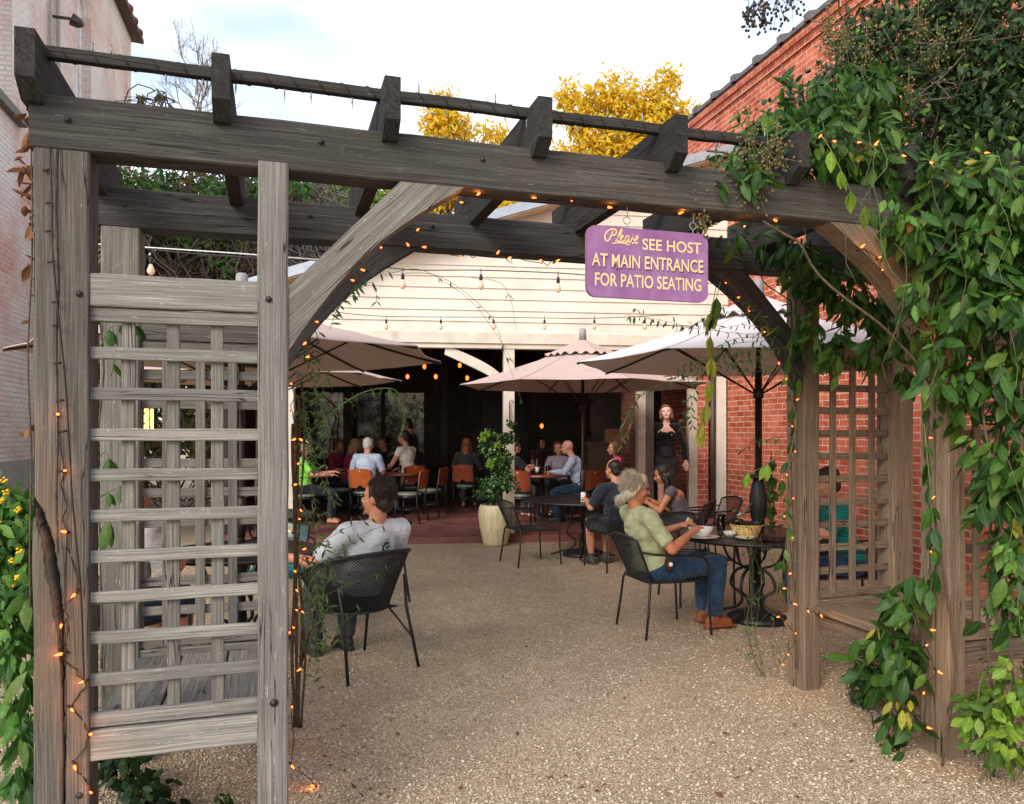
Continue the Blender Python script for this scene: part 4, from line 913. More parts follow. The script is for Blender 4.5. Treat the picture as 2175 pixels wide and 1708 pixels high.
def person(label, loc, f, nb=(0, -.06, 1.0), pel=(0, -.06, .53), head=(0, 0, 0), hfw=.05, arms=None, legs=None, sk=(.52, .28, .18), shirt=None, sleeve=.75, pants=None, shorts=False, shoes=None, hair=None, hm=None, group=None, sc=1.0, vox=.011, stand=False, fem=False, hands=False, heavy=1.0, face=True, neckline=0):
    nb, pel = Vector(nb), Vector(pel); up = (nb-pel).normalized(); sw = .165 if fem else .185
    rz = facing(*f); body = MB(); S = {}
    S['shL'], S['shR'] = nb-up*.045+Vector((-sw, 0, 0)), nb-up*.045+Vector((sw, 0, 0))
    arms = arms or (((-.27, .10, nb.z-.30), (-.17, .33, .77)), ((.27, .10, nb.z-.30), (.17, .33, .77)))
    if legs is None:
        legs = [((-.085, pel.y, pel.z-.02), (-.12, .40, .50), (-.11, .36, .09)), ((.085, pel.y, pel.z-.02), (.12, .40, .50), (.11, .36, .09))]
    hd = nb+up*.075+Vector((0, hfw, .105)); HR = Euler((R(head[1]), R(head[2]), R(head[0]))).to_matrix()
    H = lambda x, y, z: hd+HR @ Vector((x, y, z))
    w_ = heavy*(.92 if fem else 1)
    Q = up.to_track_quat('Z', 'Y').to_matrix(); Q = Matrix.Rotation(0, 3, 'Z') if up.z > .98 else Vector((1, 0, 0)).cross(up) and Matrix((Vector((1, 0, 0)), up.cross(Vector((1, 0, 0))).normalized(), up)).transposed()
    def torso(mb, pad):
        mb.ell(pel+up*.03, (.160*w_+pad, .125*w_+pad, .13+pad*.5), Q); mb.ell(lerp(pel, nb, .36)+Q @ Vector((0, .015*heavy, 0)), (.135*w_+pad, .108*w_*heavy+pad, .16), Q)
        if pad and neckline: mb.ell(lerp(pel, nb, .60)+Q @ Vector((0, .005, 0)), (.152*w_+pad, .112*w_+pad, .135), Q)
        else: mb.ell(lerp(pel, nb, .68)+Q @ Vector((0, .005, 0)), (.155*w_+pad, .112*w_+pad, .165), Q)
        if fem:
            for s in (-1, 1): mb.ell(lerp(pel, nb, .66)+Q @ Vector((s*.065, .085, 0)), (.06+pad*.6, .055+pad*.6, .06+pad*.6), Q)
        for k in ('shL', 'shR'): mb.cone(lerp(nb, S[k], .46 if pad and neckline else .25)-up*.03, .062+pad, S[k], .056+pad)
        if not (pad and neckline): mb.cone(nb-up*.10+Vector((0, -.03, 0)), .085+pad, nb-up*.03, .06+pad)
    torso(body, 0)
    body.cone(nb-up*.02, .052*w_, H(0, -.02, -.06), .052*w_)
    # head
    body.ell(H(0, -.008, .022), (.076, .096, .098), HR); body.ell(H(0, .028, -.035), (.062, .066, .078), HR); body.ell(H(0, .055, -.088), (.034, .036, .028), HR)
    body.cone(H(0, .088, .008), .009, H(0, .110, -.030), .0145); body.ell(H(0, .078, .024), (.05, .018, .012), HR)
    for s in (-1, 1): body.ell(H(s*.077, -.006, -.012), (.012, .022, .033), HR); body.ell(H(s*.040, .062, -.030), (.025, .026, .024), HR)
    body.ell(H(0, .088, -.058), (.024, .014, .010), HR)
    # arms, hands
    for i, (el, wr) in enumerate(arms):
        s = -1 if i == 0 else 1; sh = S['shL' if i == 0 else 'shR']; el, wr = Vector(el), Vector(wr)
        body.cone(sh, .054*w_, lerp(sh, el, .5), .047*w_); body.cone(lerp(sh, el, .5), .047*w_, el, .039*w_); body.cone(el, .040*w_, lerp(el, wr, .35), .039*w_); body.cone(lerp(el, wr, .35), .039*w_, wr, .026)
        d = (wr-el).normalized(); a = d.cross(UZ).normalized() if abs(d.z) < .95 else Vector((1, 0, 0)); n = a.cross(d)
        pc = wr+d*.05; body.cone(wr, .024, pc-a*.018, .022); body.cone(wr, .024, pc+a*.018, .022)
        k0 = wr+d*.085
        for q, (o_, ln) in enumerate(((-.030, .068), (-.010, .078), (.010, .074), (.029, .058))):
            b0 = k0+a*o_; b1 = b0+d*ln*.5-n*.012; b2 = b1+d*ln*.30-n*ln*.42; body.cone(b0-d*.02, .0105, b1, .0095, 8); body.cone(b1, .0095, b2, .0085, 8)
        t0 = wr+d*.025-a*s*.02; t1 = t0-a*s*.032+d*.030-n*.012; t2 = t1+d*.028-n*.012; body.cone(t0, .0125, t1, .011, 8); body.cone(t1, .011, t2, .009, 8)
    for (hp, kn, an) in legs:
        hp, kn, an = Vector(hp), Vector(kn), Vector(an)
        body.cone(hp, .088*w_, lerp(hp, kn, .55), .070*w_); body.cone(lerp(hp, kn, .55), .070*w_, kn, .054*w_)
        body.cone(kn, .054*w_, lerp(kn, an, .3)+Vector((0, -.012, 0)), .056*w_); body.cone(lerp(kn, an, .3)+Vector((0, -.012, 0)), .056*w_, an, .036)
        body.cone(an+Vector((0, -.02, -.035)), .036, an+Vector((0, .12, -.055)), .030)
    root = organic(body, "person", skin(sk), None, vox, 5)
    root.location = loc; root.rotation_euler = (0, 0, rz); root.scale = (sc, sc, sc); tag(root, label, "person", group)
    if shirt:
        mb = MB(); torso(mb, .013)
        
        if sleeve > 0:
            for i, (el, wr) in enumerate(arms):
                sh = S['shL' if i == 0 else 'shR']; el, wr = Vector(el), Vector(wr)
                if sleeve <= 1: mb.cone(sh, .068*w_, lerp(sh, el, .25), .066*w_); mb.cone(sh, .068*w_, lerp(sh, el, sleeve), .058*w_, flat=True)
                else: mb.cone(sh, .068*w_, el, .052*w_); mb.cone(el, .052*w_, lerp(el, wr, sleeve-1), .038*w_)
        if neckline: pass
        else: mb.cone(nb-up*.06, .085, nb+up*.012, .062, flat=True)
        organic(mb, "shirt", shirt, root, max(vox, .010), 5, .030, tex_f)
    if pants:
        mb = MB(); mb.ell(pel+up*.0, (.172*w_, .137*w_, .125), Q)
        if stand: mb.ell(pel-UZ*.10, (.19*w_, .14*w_, .14)); mb.cone(pel, .15*w_, pel+UZ*.16, .138*w_, flat=True)
        for (hp, kn, an) in legs:
            hp, kn, an = Vector(hp), Vector(kn), Vector(an)
            mb.cone(hp, .103*w_, lerp(hp, kn, .55), .084*w_)
            if shorts is True: mb.cone(lerp(hp, kn, .5), .086*w_, lerp(hp, kn, .92), .080*w_, flat=True)
            elif shorts: mb.cone(lerp(hp, kn, .0), .112*w_, lerp(hp, kn, shorts), .104*w_, flat=True)
            else:
                mb.cone(lerp(hp, kn, .5), .085*w_, kn, .070*w_); mb.cone(kn, .070*w_, lerp(kn, an, .5), .066*w_); mb.cone(lerp(kn, an, .45), .066*w_, lerp(kn, an, .97), .062*w_, flat=True)
        organic(mb, "trousers" if not shorts else "shorts", pants, root, max(vox, .011), 5, .022, tex_f)
    if shoes:
        for (hp, kn, an) in legs:
            an = Vector(an); mb = MB(); mb.cone(an+Vector((0, -.03, -.035)), .046, an+Vector((0, .13, -.048)), .040); mb.cone(an+Vector((0, .0, -.02)), .05, an+Vector((0, -.005, .05)), .046, flat=True)
            mb.box(an+Vector((0, .055, -.076)), (.082, .27, .022)); organic(mb, "shoe", shoes, root, .009, 3)
    if hair:
        mb = MB()
        if hair not in ('bald', 'thin'):
            mb.ell(H(0, -.026, .034), (.087, .092, .098), HR)
            mb.ell(H(0, -.055, -.02), (.072, .058, .075), HR)
            for s in (-1, 1): mb.cone(H(s*.068, .008, .04), .018, H(s*.074, .006, .0), .012)
        if hair == 'short': mb.ell(H(0, .020, .088), (.064, .050, .032), HR); mb.ell(H(0, -.03, .06), (.090, .090, .080), HR)
        if hair in ('bob', 'long', 'pixie'):
            mb.ell(H(.01, .030, .082), (.066, .052, .034), HR)
        if hair in ('bob', 'long'):
            for s in (-1, 1): mb.cone(H(s*.075, .015, .03), .026, H(s*.082, .005, -.085), .028)
            mb.ell(H(0, -.05, -.055), (.088, .062, .08), HR)
        if hair == 'long':
            mb.cone(H(0, -.06, -.05), .082, H(0, -.085, -.22), .055)
            for s in (-1, 1): mb.cone(H(s*.07, -.02, -.06), .036, H(s*.085, .0, -.20), .026)
        if hair == 'bun':
            mb.ell(H(0, -.032, .028), (.087, .093, .099), HR); mb.ell(H(.0, -.06, -.06), (.078, .055, .06), HR); mb.ell(H(0, .03, .07), (.075, .055, .05), HR)
            for s in (-1, 1): mb.cone(H(s*.074, .015, .02), .018, H(s*.070, -.04, -.07), .018)
            mb.cone(H(0, -.085, -.075), .036, H(0, -.105, -.12), .042)
        if hair == 'bald':
            mb.ell(H(0, -.035, -.025), (.083, .073, .046), HR); mb.cone(H(0, -.07, -.05), .05, H(0, -.06, -.075), .04)
        if hair == 'thin':
            mb.ell(H(0, -.030, .026), (.088, .088, .0875), HR); mb.ell(H(0, -.055, -.03), (.074, .058, .068), HR)
        organic(mb, "hair", hm, root, max(.008, vox*.8), 3, .008 if hair in ('long', 'bun', 'thin') else .018, tex_h)
    if face:
        for s in (-1, 1):
            mb = MB(); mb.ell(H(s*.030, .086, .004), (.013, .008, .0065), HR, 10, 6); e = mb.build("eye", M_eye); e.parent = root
        mb = MB(); mb.ell(H(0, .0985, -.060), (.022, .006, .0065), HR, 10, 6); e = mb.build("mouth", M_lip); e.parent = root
    return root, H, S
c_navy = cloth("dark_navy_cloth", (.018, .022, .035)); c_blk = cloth("black_cloth", (.013, .013, .015)); c_jean = cloth("blue_denim", (.022, .052, .10), .3); c_dk = cloth("charcoal_cloth", (.05, .05, .055))
c_red = cloth("crimson_cloth", (.28, .018, .045)); c_wht = cloth("cream_cloth_top", (.66, .63, .55)); c_blue = cloth("pale_blue_shirt", (.50, .60, .80)); c_lime = cloth("lime_cloth", (.28, .75, .12)); c_gry = cloth("heather_grey", (.52, .55, .59)); c_olv = cloth("sage_tshirt", (.42, .44, .26)); c_pnk = cloth("hot_pink_cloth", (.85, .07, .33)); c_teal = cloth("teal_cloth", (.01, .16, .13)); c_gt = cloth("slate_tank", (.095, .09, .10)); c_mauve = cloth("mauve_grey_cloth", (.30, .28, .29))
m, t, b = new_mat("striped_cloth"); wv = nd(t, "ShaderNodeTexWave"); wv.inputs['Scale'].default_value = 22; wv.inputs['Distortion'].default_value = 1.5; t.links.new(objvec(t), wv.inputs[0]); t.links.new(ramp(t, wv.outputs[1], [(.3, (.10, .06, .12)), (.6, (.50, .45, .55))]), b.inputs['Base Color']); b.inputs['Roughness'].default_value = .9; c_str = m
h_brn = hairm("dark_brown_hair", (.035, .022, .016)); h_sil = hairm("silver_blonde_hair", (.58, .51, .38)); h_wht = hairm("white_hair", (.72, .69, .63)); h_blk = hairm("black_hair", (.012, .010, .010)); h_aub = hairm("auburn_hair", (.16, .055, .025)); h_bln = hairm("blonde_hair", (.34, .19, .08)); h_gbr = hairm("grey_brown_hair", (.10, .075, .055)); h_lt = hairm("light_brown_hair", (.17, .09, .045))
s_boot = plain("tan_leather", (.20, .062, .022), .55, .4, var=.2); s_dark = plain("dark_shoe", (.025, .02, .018), .6)

# the man with his back to us, left
gm_, H_, S_ = person("man in a grey T-shirt seated with his back to us, dark short hair", (-1.06, 5.28, 0), (-.58, .81), nb=(.06, -.175, .955), pel=(0, -.03, .53), head=(34, 4, 0), hfw=.02,
    arms=(((-.30, -.04, .72), (-.36, .26, .73)), ((.285, -.02, .70), (.16, .22, .74))), legs=[((-.09, -.03, .50), (-.13, .42, .47), (-.12, .44, .09)), ((.09, -.03, .50), (.13, .42, .47), (.12, .44, .09))],
    sk=(.58, .25, .15), shirt=c_gry, sleeve=.88, pants=c_dk, shoes=s_dark, hair='short', hm=h_brn, vox=.0085, heavy=1.06, sc=1.03)
def strands(root, H, c, rad, sink, n, ln, r, mat, zmin=-.5, ymax=.75, out=.2, jit=.22):
    mb = MB(); c = Vector(c)
    for _ in range(n):
        while True:
            u = Vector(rvec(1)[0])
            if u.z > zmin and u.y < ymax and not (u.y > .3 and u.z < .35): break
        p = c+Vector((u.x*rad[0], u.y*rad[1], u.z*rad[2])); d = Vector(sink)-p; d = d-u*d.dot(u); d = d.normalized() if d.length > 1e-4 else Vector((0, -1, 0)); d = d+Vector(rvec(1)[0])*jit
        L = ln*random.uniform(.6, 1.3); q1 = p+d*L*.5+u*(L*.5*out); q2 = p+d*L+u*(L*out*.3)
        mb.tube([H(*p), H(*q1), H(*q2)], [r, r*.9, r*.3], 4, caps=False)
    o = mb.build("hair_strands", mat); o.parent = root
def printed(root, pieces, mat, x0, z0, name="print"):
    """flat printed shapes pressed onto the back of the shirt"""
    sh = [c for c in root.children if c.name.startswith("shirt")][0]; mb = MB()
    for poly in pieces:
        for (A, B_, C_, D_) in poly: mb.add([(x0+p[0], -.62, z0+p[1]) for p in (A, B_, C_, D_)], [(0, 1, 2, 3)])
    o = mb.build(name, mat); o.parent = sh
    w = o.modifiers.new("press", 'SHRINKWRAP'); w.target = sh; w.wrap_method = 'PROJECT'; w.use_project_y = True; w.use_project_z = False; w.use_positive_direction = True; w.use_negative_direction = False; w.offset = .0025; w.wrap_mode = 'ABOVE_SURFACE'
    return o
def ringq(r0, r1, n, ex=.8, gap=None):
    out = []
    for k in range(n):
        if gap and gap(k): continue
        a, b_ = 2*math.pi*k/n, 2*math.pi*(k+1)/n; f = lambda r, w: (ex*r*math.cos(w), r*math.sin(w)); out.append((f(r0(a), a), f(r1(a), a), f(r1(b_), b_), f(r0(b_), b_)))
    return out
def strokeq(pts, w):
    out = []
    for k in range(len(pts)-1):
        a, c_ = Vector((*pts[k], 0)), Vector((*pts[k+1], 0)); d = (c_-a).normalized(); n = Vector((-d.y, d.x, 0))*w; out.append(tuple((q.x, q.y) for q in (a-n-d*w*.5, c_-n+d*w*.5, c_+n+d*w*.5, a+n-d*w*.5)))
    return out
M_badge = plain("green_black_print", (.03, .075, .07), .9)
sc_ = lambda a: .040+.0035*math.cos(9*a)
printed(gm_, [ringq(lambda a: .026, sc_, 54), ringq(lambda a: .052, lambda a: .056, 40, .85, lambda k: k % 10 in (4,) or 16 < k < 22), ringq(lambda a: .0, lambda a: .026, 24)], M_badge, .095, .815)
printed(gm_, [strokeq([(.014, .012), (-.004, .012), (-.014, .003), (-.012, -.010), (.002, -.014), (.014, -.010)], .0045)], plain("pale_print", (.50, .55, .55), .9), .095, .815).modifiers[0].offset = .005

strands(gm_, H_, (0, -.03, .055), (.092, .093, .088), (0, -.10, -.22), 900, .032, .0017, h_brn)
# the woman in the olive T-shirt
ow_, H2_, S2_ = person("woman in an olive T-shirt with silver hair in a low bun, holding bread", (C_ow.x, C_ow.y, 0), F_ow, nb=(0, -.235, .98), pel=(0, -.10, .52), head=(-12, -10, 0), hfw=.02,
    arms=(((-.29, -.02, .70), (-.11, .20, .815)), ((.285, -.07, .69), (.13, .20, .80))), legs=[((-.085, -.08, .50), (-.10, .42, .53), (-.09, .44, .10)), ((.085, -.08, .50), (.10, .46, .52), (.12, .40, .10))],
    sk=(.60, .24, .14), shirt=c_olv, sleeve=.80, pants=c_jean, shoes=s_boot, hair='bun', hm=h_sil, vox=.0075, fem=False, heavy=1.05)
strands(ow_, H2_, (0, -.032, .028), (.088, .094, .100), (0, -.11, -.10), 900, .075, .0015, h_sil, -.75, .8, .03, .09)
strands(ow_, H2_, (0, -.105, -.12), (.043, .043, .046), (0, -.10, -.2), 160, .04, .0015, h_sil, -1, 1, .04, .4)
printed(ow_, [strokeq([(.0, .022), (.0, -.010), (-.006, -.016), (-.012, -.012)], .0032), strokeq([(.014+.007*math.cos(w), -.006+.010*math.sin(w)) for w in [R(36)*k for k in range(11)]], .0026), strokeq([(.028, -.005), (.040, -.004), (.038, .003), (.032, .004), (.028, -.004), (.030, -.013), (.040, -.013)], .0026)], plain("cream_print", (.70, .70, .55), .9), .02, .79)
mb = MB(); mb.ell((0, 0, 0), (.05, .02, .06)); o = mb.build("belt_pouch", plain("brown_leather", (.045, .02, .015), .5), None); o.parent = ow_; o.location = (.20, -.06, .56)
mb = MB(); mb.ell((0, 0, 0), (.006, .018, .018)); o2 = mb.build("pouch_button", M_white, None); o2.parent = o; o2.location = (.046, .0, .01)
mb = MB(); mb.box((0, 0, 0), (.05, .02, .045), Euler((.3, .4, .6)).to_matrix()); o = mb.build("bread_slice", plain("bread", (.65, .45, .22), .8)); o.location = (1.475, 6.47, .862); tag(o, "slice of bread held in the olive woman's far hand", "bread")
# the couple at the middle table
person("man in a black T-shirt and shorts, dark hair with a bald crown, back turned", (1.22, 9.15, 0), (-.45, .9), nb=(-.03, -.06, .985), head=(12, -6, 0), arms=(((-.30, .06, .72), (-.20, .32, .78)), ((.30, .05, .72), (.18, .32, .78))),
    sk=(.50, .23, .14), shirt=c_navy, sleeve=.9, pants=c_blk, shorts=True, shoes=plain("grey_trainers", (.06, .055, .045), .7, var=.5, vs=30), hair='thin', hm=h_blk, heavy=1.12, vox=.0095)
person("young woman in a slate tank top leaning forward, long dark hair, seen side-on", (2.02, 9.22, 0), (-.93, .37), nb=(0, .13, .93), pel=(0, -.06, .53), head=(8, -22, 0), hfw=.07, arms=(((-.24, .22, .68), (-.10, .42, .77)), ((.235, .16, .64), (.12, .40, .77))),
    sk=(.46, .19, .10), shirt=c_gt, sleeve=0, neckline=1, pants=c_dk, shoes=s_dark, hair='long', hm=h_blk, fem=True, vox=.009)
# the waitress
wt_, Hw, Sw = person("waitress in a black top and short black shorts standing in the doorway", tuple(B(2.41, -.02, .28)), (-.12, -1), nb=(0, .0, 1.44), pel=(0, 0, .95), head=(-6, 10, 4), hfw=.02, arms=(((-.265, .0, 1.13), (-.29, .03, .88)), ((.235, -.04, 1.13), (.25, .03, .88))),
    legs=[((-.085, 0, .90), (-.09, .05, .49), (-.09, .02, .09)), ((.085, 0, .90), (.08, .02, .49), (.08, -.04, .09))], sk=(.82, .48, .39), shirt=c_blk, sleeve=1.85, pants=plain("black_shorts_cloth", (.022, .027, .028), .6, .3), shorts=.48, shoes=s_dark, hair='bob', hm=h_lt, stand=True, fem=True, vox=.009, neckline=1)
# diners under the pavilion
D = lambda u, Y: tuple(at(u, Y, .10))
person("bald man in a pale blue shirt leaning across to listen", D(1232, 12.95), (-.95, .25), nb=(0, .12, 1.07), pel=(0, -.06, .60), head=(6, -4, 0), hfw=.07, sk=(.70, .33, .25), shirt=c_blue, sleeve=1.9, pants=c_jean, shoes=s_dark, hair=None, heavy=1.1,
    arms=(((-.25, .22, .84), (-.12, .45, .84)), ((.26, .20, .82), (.12, .45, .82))))
person("woman in a striped shirt with short dark curls facing us across the table", D(1188, 14.3), (-.2, -1), nb=(0, .06, 1.04), pel=(0, -.06, .60), head=(-10, -6, 8), sk=(.62, .31, .22), shirt=c_str, sleeve=1.6, pants=c_dk, hair='bob', hm=h_aub, fem=True)
person("smiling woman in hot pink with tawny hair, looking left", D(1308, 13.1), (-.82, -.12), nb=(0, -.02, 1.05), pel=(0, -.06, .60), head=(0, 0, 0), sk=(.60, .27, .17), shirt=c_pnk, sleeve=1.2, pants=c_dk, hair='bob', hm=h_lt, fem=True)
person("white-haired man in a pale blue shirt, back turned in an orange-backed chair", D(777, 13.45), (.05, 1), nb=(.03, -.02, 1.10), pel=(0, -.06, .60), head=(-18, -8, 0), sk=(.70, .34, .27), shirt=c_blue, sleeve=.85, pants=c_dk, hair='pixie', hm=h_wht, heavy=1.12, sc=1.0)
person("woman in lime green with short white hair, arms resting in her lap", D(655, 12.75), (.96, .10), nb=(0, -.08, 1.07), pel=(0, -.06, .60), head=(0, 0, 0), sk=(.64, .30, .21), shirt=c_lime, sleeve=.8, pants=c_navy, hair='pixie', hm=h_wht, fem=True, arms=(((-.22, .12, .80), (-.10, .36, .84)), ((.24, .10, .80), (.10, .36, .80))))
person("woman in a sleeveless white top with dark short hair, back half turned", D(862, 14.5), (-.75, .5), nb=(0, -.0, 1.15), pel=(0, -.06, .62), head=(14, -8, 0), sk=(.60, .27, .17), shirt=c_wht, sleeve=.12, pants=c_wht, hair='short', hm=h_brn, fem=True, heavy=1.12, sc=1.05)
person("woman in crimson with curly red-brown hair at the back left", D(712, 15.2), (.75, -.2), nb=(0, 0, 1.08), pel=(0, -.06, .60), head=(0, -8, 0), sk=(.52, .22, .14), shirt=c_red, sleeve=1.1, pants=c_dk, hair='bob', hm=h_aub, fem=True)
person("woman in a crimson sleeveless top with long blonde hair", D(742, 14.6), (.8, .45), nb=(0, .05, 1.08), pel=(0, -.06, .60), head=(0, -8, 0), sk=(.56, .25, .16), shirt=c_red, sleeve=.2, pants=c_dk, hair='long', hm=h_bln, fem=True)
person("dark-haired man in slate grey sitting at the back wall", D(768, 15.9), (.3, -.9), nb=(0, 0, 1.12), pel=(0, -.06, .62), sk=(.40, .19, .12), shirt=c_gt, pants=c_dk, hair='short', hm=h_blk)
person("man in black at the back, lit face turned left", D(818, 15.4), (-.6, -.7), nb=(0, 0, 1.10), pel=(0, -.06, .62), sk=(.42, .18, .12), shirt=c_blk, pants=c_dk, hair='short', hm=h_brn)
person("waiter in black standing bent over the back table", D(884, 15.2), (-.9, .1), nb=(0, .12, 1.45), pel=(0, 0, .95), head=(0, -18, 0), arms=(((-.24, .20, 1.18), (-.12, .42, 1.10)), ((.24, .18, 1.18), (.12, .42, 1.10))), legs=[((-.085, 0, .90), (-.09, .02, .49), (-.09, -.02, .09)), ((.085, 0, .90), (.09, .02, .49), (.09, -.02, .09))],
    sk=(.42, .20, .13), shirt=c_blk, sleeve=1.8, pants=c_blk, shoes=s_dark, hair='short', hm=h_blk, stand=True)
person("woman with long auburn hair sitting deep inside, left of the planter", D(990, 15.1), (.1, 1), nb=(0, -.02, 1.09), pel=(0, -.06, .60), sk=(.45, .2, .13), shirt=c_dk, sleeve=.9, pants=c_dk, hair='long', hm=hairm("bright_auburn_hair", (.36, .13, .05)), fem=True)
person("woman in dark red deep inside behind the wine bottle, long dark hair", D(1140, 16.0), (.6, -.5), nb=(0, .03, 1.10), pel=(0, -.06, .62), sk=(.42, .19, .13), shirt=cloth("maroon_cloth", (.06, .012, .016)), sleeve=.5, pants=c_dk, hair='long', hm=h_blk, fem=True)
person("diner mostly hidden by the planter, forearms resting on the table edge", D(1082, 13.5), (.8, .5), nb=(0, .05, 1.06), pel=(0, -.06, .60), sk=(.62, .28, .19), shirt=c_navy, sleeve=.7, pants=c_dk, hair='short', hm=h_gbr, arms=(((-.25, .2, .84), (-.1, .46, .90)), ((.26, .22, .84), (.10, .48, .90))))
# behind the lattices
person("person in a mauve grey shirt and blue jeans seen through the left lattice", (-2.42, 4.85, 0), (.35, .95), nb=(0, .03, 1.02), head=(0, -8, 0), sk=(.55, .25, .16), shirt=c_mauve, sleeve=1.0, pants=c_jean, shorts=.95, hair='short', hm=h_brn, heavy=1.15)
person("person in teal behind the right lattice, one hand raised above the plate", (2.74, 6.45, 0), (-1, .05), nb=(0, .06, 1.0), head=(0, -10, 0), sk=(.55, .25, .16), shirt=c_teal, sleeve=.9, pants=c_jean, hair='short', hm=h_brn, arms=(((-.26, .22, .78), (-.16, .36, .92)), ((.27, .14, .70), (.2, .36, .79))))
# ================================================================== VEGETATION
L_vine = leafm("vine_leaf", [(.016, .050, .011), (.028, .090, .016), (.044, .128, .021), (.068, .165, .024), (.14, .23, .035)], .42)
L_dark = leafm("crape_leaf", [(.010, .030, .011), (.018, .050, .015), (.030, .074, .019), (.065, .11, .022)], .35)
L_lime = leafm("young_leaf", [(.14, .27, .03), (.22, .38, .04), (.30, .42, .06)], .45)
L_yel = leafm("yellowing_leaf", [(.30, .32, .05), (.42, .40, .05), (.30, .42, .06)], .45)
L_jess = leafm("narrow_leaf", [(.035, .08, .02), (.06, .13, .03), (.10, .20, .05)], .35)
L_lant = leafm("lantana_leaf", [(.035, .11, .02), (.06, .18, .03), (.10, .25, .04), (.17, .30, .05)], .35)
L_gold = leafm("golden_leaf", [(.74, .40, .012), (.84, .54, .02), (.85, .62, .04), (.74, .52, .02), (.52, .52, .05)], .5)
L_mixed = leafm("autumn_mixed_leaf", [(.34, .08, .03), (.18, .16, .05), (.08, .15, .04), (.14, .23, .05), (.07, .12, .04), (.26, .34, .06), (.44, .16, .03)], .5)
L_green = leafm("bank_leaf", [(.05, .11, .02), (.10, .20, .03), (.22, .32, .04)], .4)
L_dry = leafm("dead_leaf", [(.12, .05, .022), (.20, .09, .04), (.28, .14, .06)], .2, .8, .1)
L_shrub = leafm("glossy_shrub_leaf", [(.012, .05, .016), (.02, .075, .022), (.035, .11, .03), (.16, .30, .05)], .25, .25, .6)
M_stem = plain("woody_stem", (.09, .065, .045), .85, .2, var=.25, vs=30, bs=.5, bscale=90)
M_gstem = plain("green_stem", (.085, .13, .04), .6, .3)
M_bark = plain("grey_bark", (.13, .11, .095), .9, .1, var=.3, vs=12, bs=.6, bscale=60)
M_twig = plain("brown_twig", (.15, .115, .085), .9, .1, var=.3)
M_seed = plain("olive_seed", (.13, .11, .04), .6, .3, var=.3, vs=60)
M_dseed = plain("dark_seed", (.045, .032, .026), .7, .3, var=.3)
M_flow = plain("yellow_petals", (.85, .50, .02), .6, .2, var=.15, vs=40)

def blob_pts(blobs, n, shell=.35):
    """blobs: (u,v,Y,r[,flatten]) -> points spread through the volumes + outward directions"""
    vol = np.array([b_[3]**2.2 for b_ in blobs]); pk = rng.choice(len(blobs), n, p=vol/vol.sum())
    C = np.array([W(*b_[:3])[:] for b_ in blobs])[pk]; r = np.array([b_[3] for b_ in blobs])[pk]
    d = rvec(n); q = (shell+(1-shell)*rng.random(n))**.7
    lump = np.array([.74+.75*noise.noise(Vector((x*2.3/.3, y*2.3/.3, z*2.3/.3))) for x, y, z in (C+d*r[:, None])])
    return C+d*(r*q*lump)[:, None], d
def hang(d, n, down=.9, out=.5):
    v = d*out+rvec(n)*.62; v[:, 2] -= down*.8; return v
def facecam(d, n, up=.5):
    v = d*.5+rvec(n)*.55; v[:, 2] += up; v[:, 1] -= .35; return v
def foliage(blobs, n, ln, ratio, mat, parent, name="foliage", down=.9, cl=1):
    p, d = blob_pts(blobs, n)
    if cl > 1:  # leaves grouped in sprays
        m_ = n//cl; c = np.repeat(p[:m_], cl, 0)[:n]; d = np.repeat(d[:m_], cl, 0)[:n]; p = c+rvec(len(c))*ln*.75*rng.random((len(c), 1)); n = len(c)
    L = ln*(.55+.75*rng.random(n)); return leaves(name, p, hang(d, n, down), facecam(d, n), L, ratio, mat, parent)
def walk(p, q, wob=.06, n=14, sag=0):
    p, q = Vector(p), Vector(q); s_ = random.uniform(0, 99); out = []
    for k in range(n+1):
        t = k/n; e = math.sin(math.pi*t)
        out.append(p.lerp(q, t)+Vector((noise.noise(Vector((s_, t*3, 0))), noise.noise(Vector((s_, t*3, 9))), noise.noise(Vector((s_, t*3, 5)))))*wob*2*min(1, e*2)-UZ*sag*e)
    return out
def strand(pts, mat_leaf, parent, step=.05, ln=.08, ratio=.42, r=.003, stem=None, pair=2, down=.7, stemname="stem", seg=6, spread=.5):
    ps = smooth(pts, 6); mb = MB(); n = len(ps); mb.tube(ps, [r*(1-.6*k/n) for k in range(n)], seg); mb.build(stemname, stem or M_gstem, parent)
    P_, D_, N_, L_ = [], [], [], []; acc = 0
    for k in range(1, n):
        acc += (ps[k]-ps[k-1]).length
        if acc > step:
            acc = 0; t = (ps[k]-ps[k-1]).normalized()
            for s in range(pair):
                a = Vector(rvec(1)[0]); a = (a-t*a.dot(t)).normalized()
                P_.append(ps[k][:]); D_.append((t*.3+a*spread-UZ*down+Vector(rvec(1)[0])*.25)[:]); N_.append((a*.3+UZ*.5-Vector((0, .6, 0))+Vector(rvec(1)[0])*.4)[:]); L_.append(ln*random.uniform(.6, 1.2))
    if P_: leaves("foliage", P_, D_, N_, L_, ratio, mat_leaf, parent)
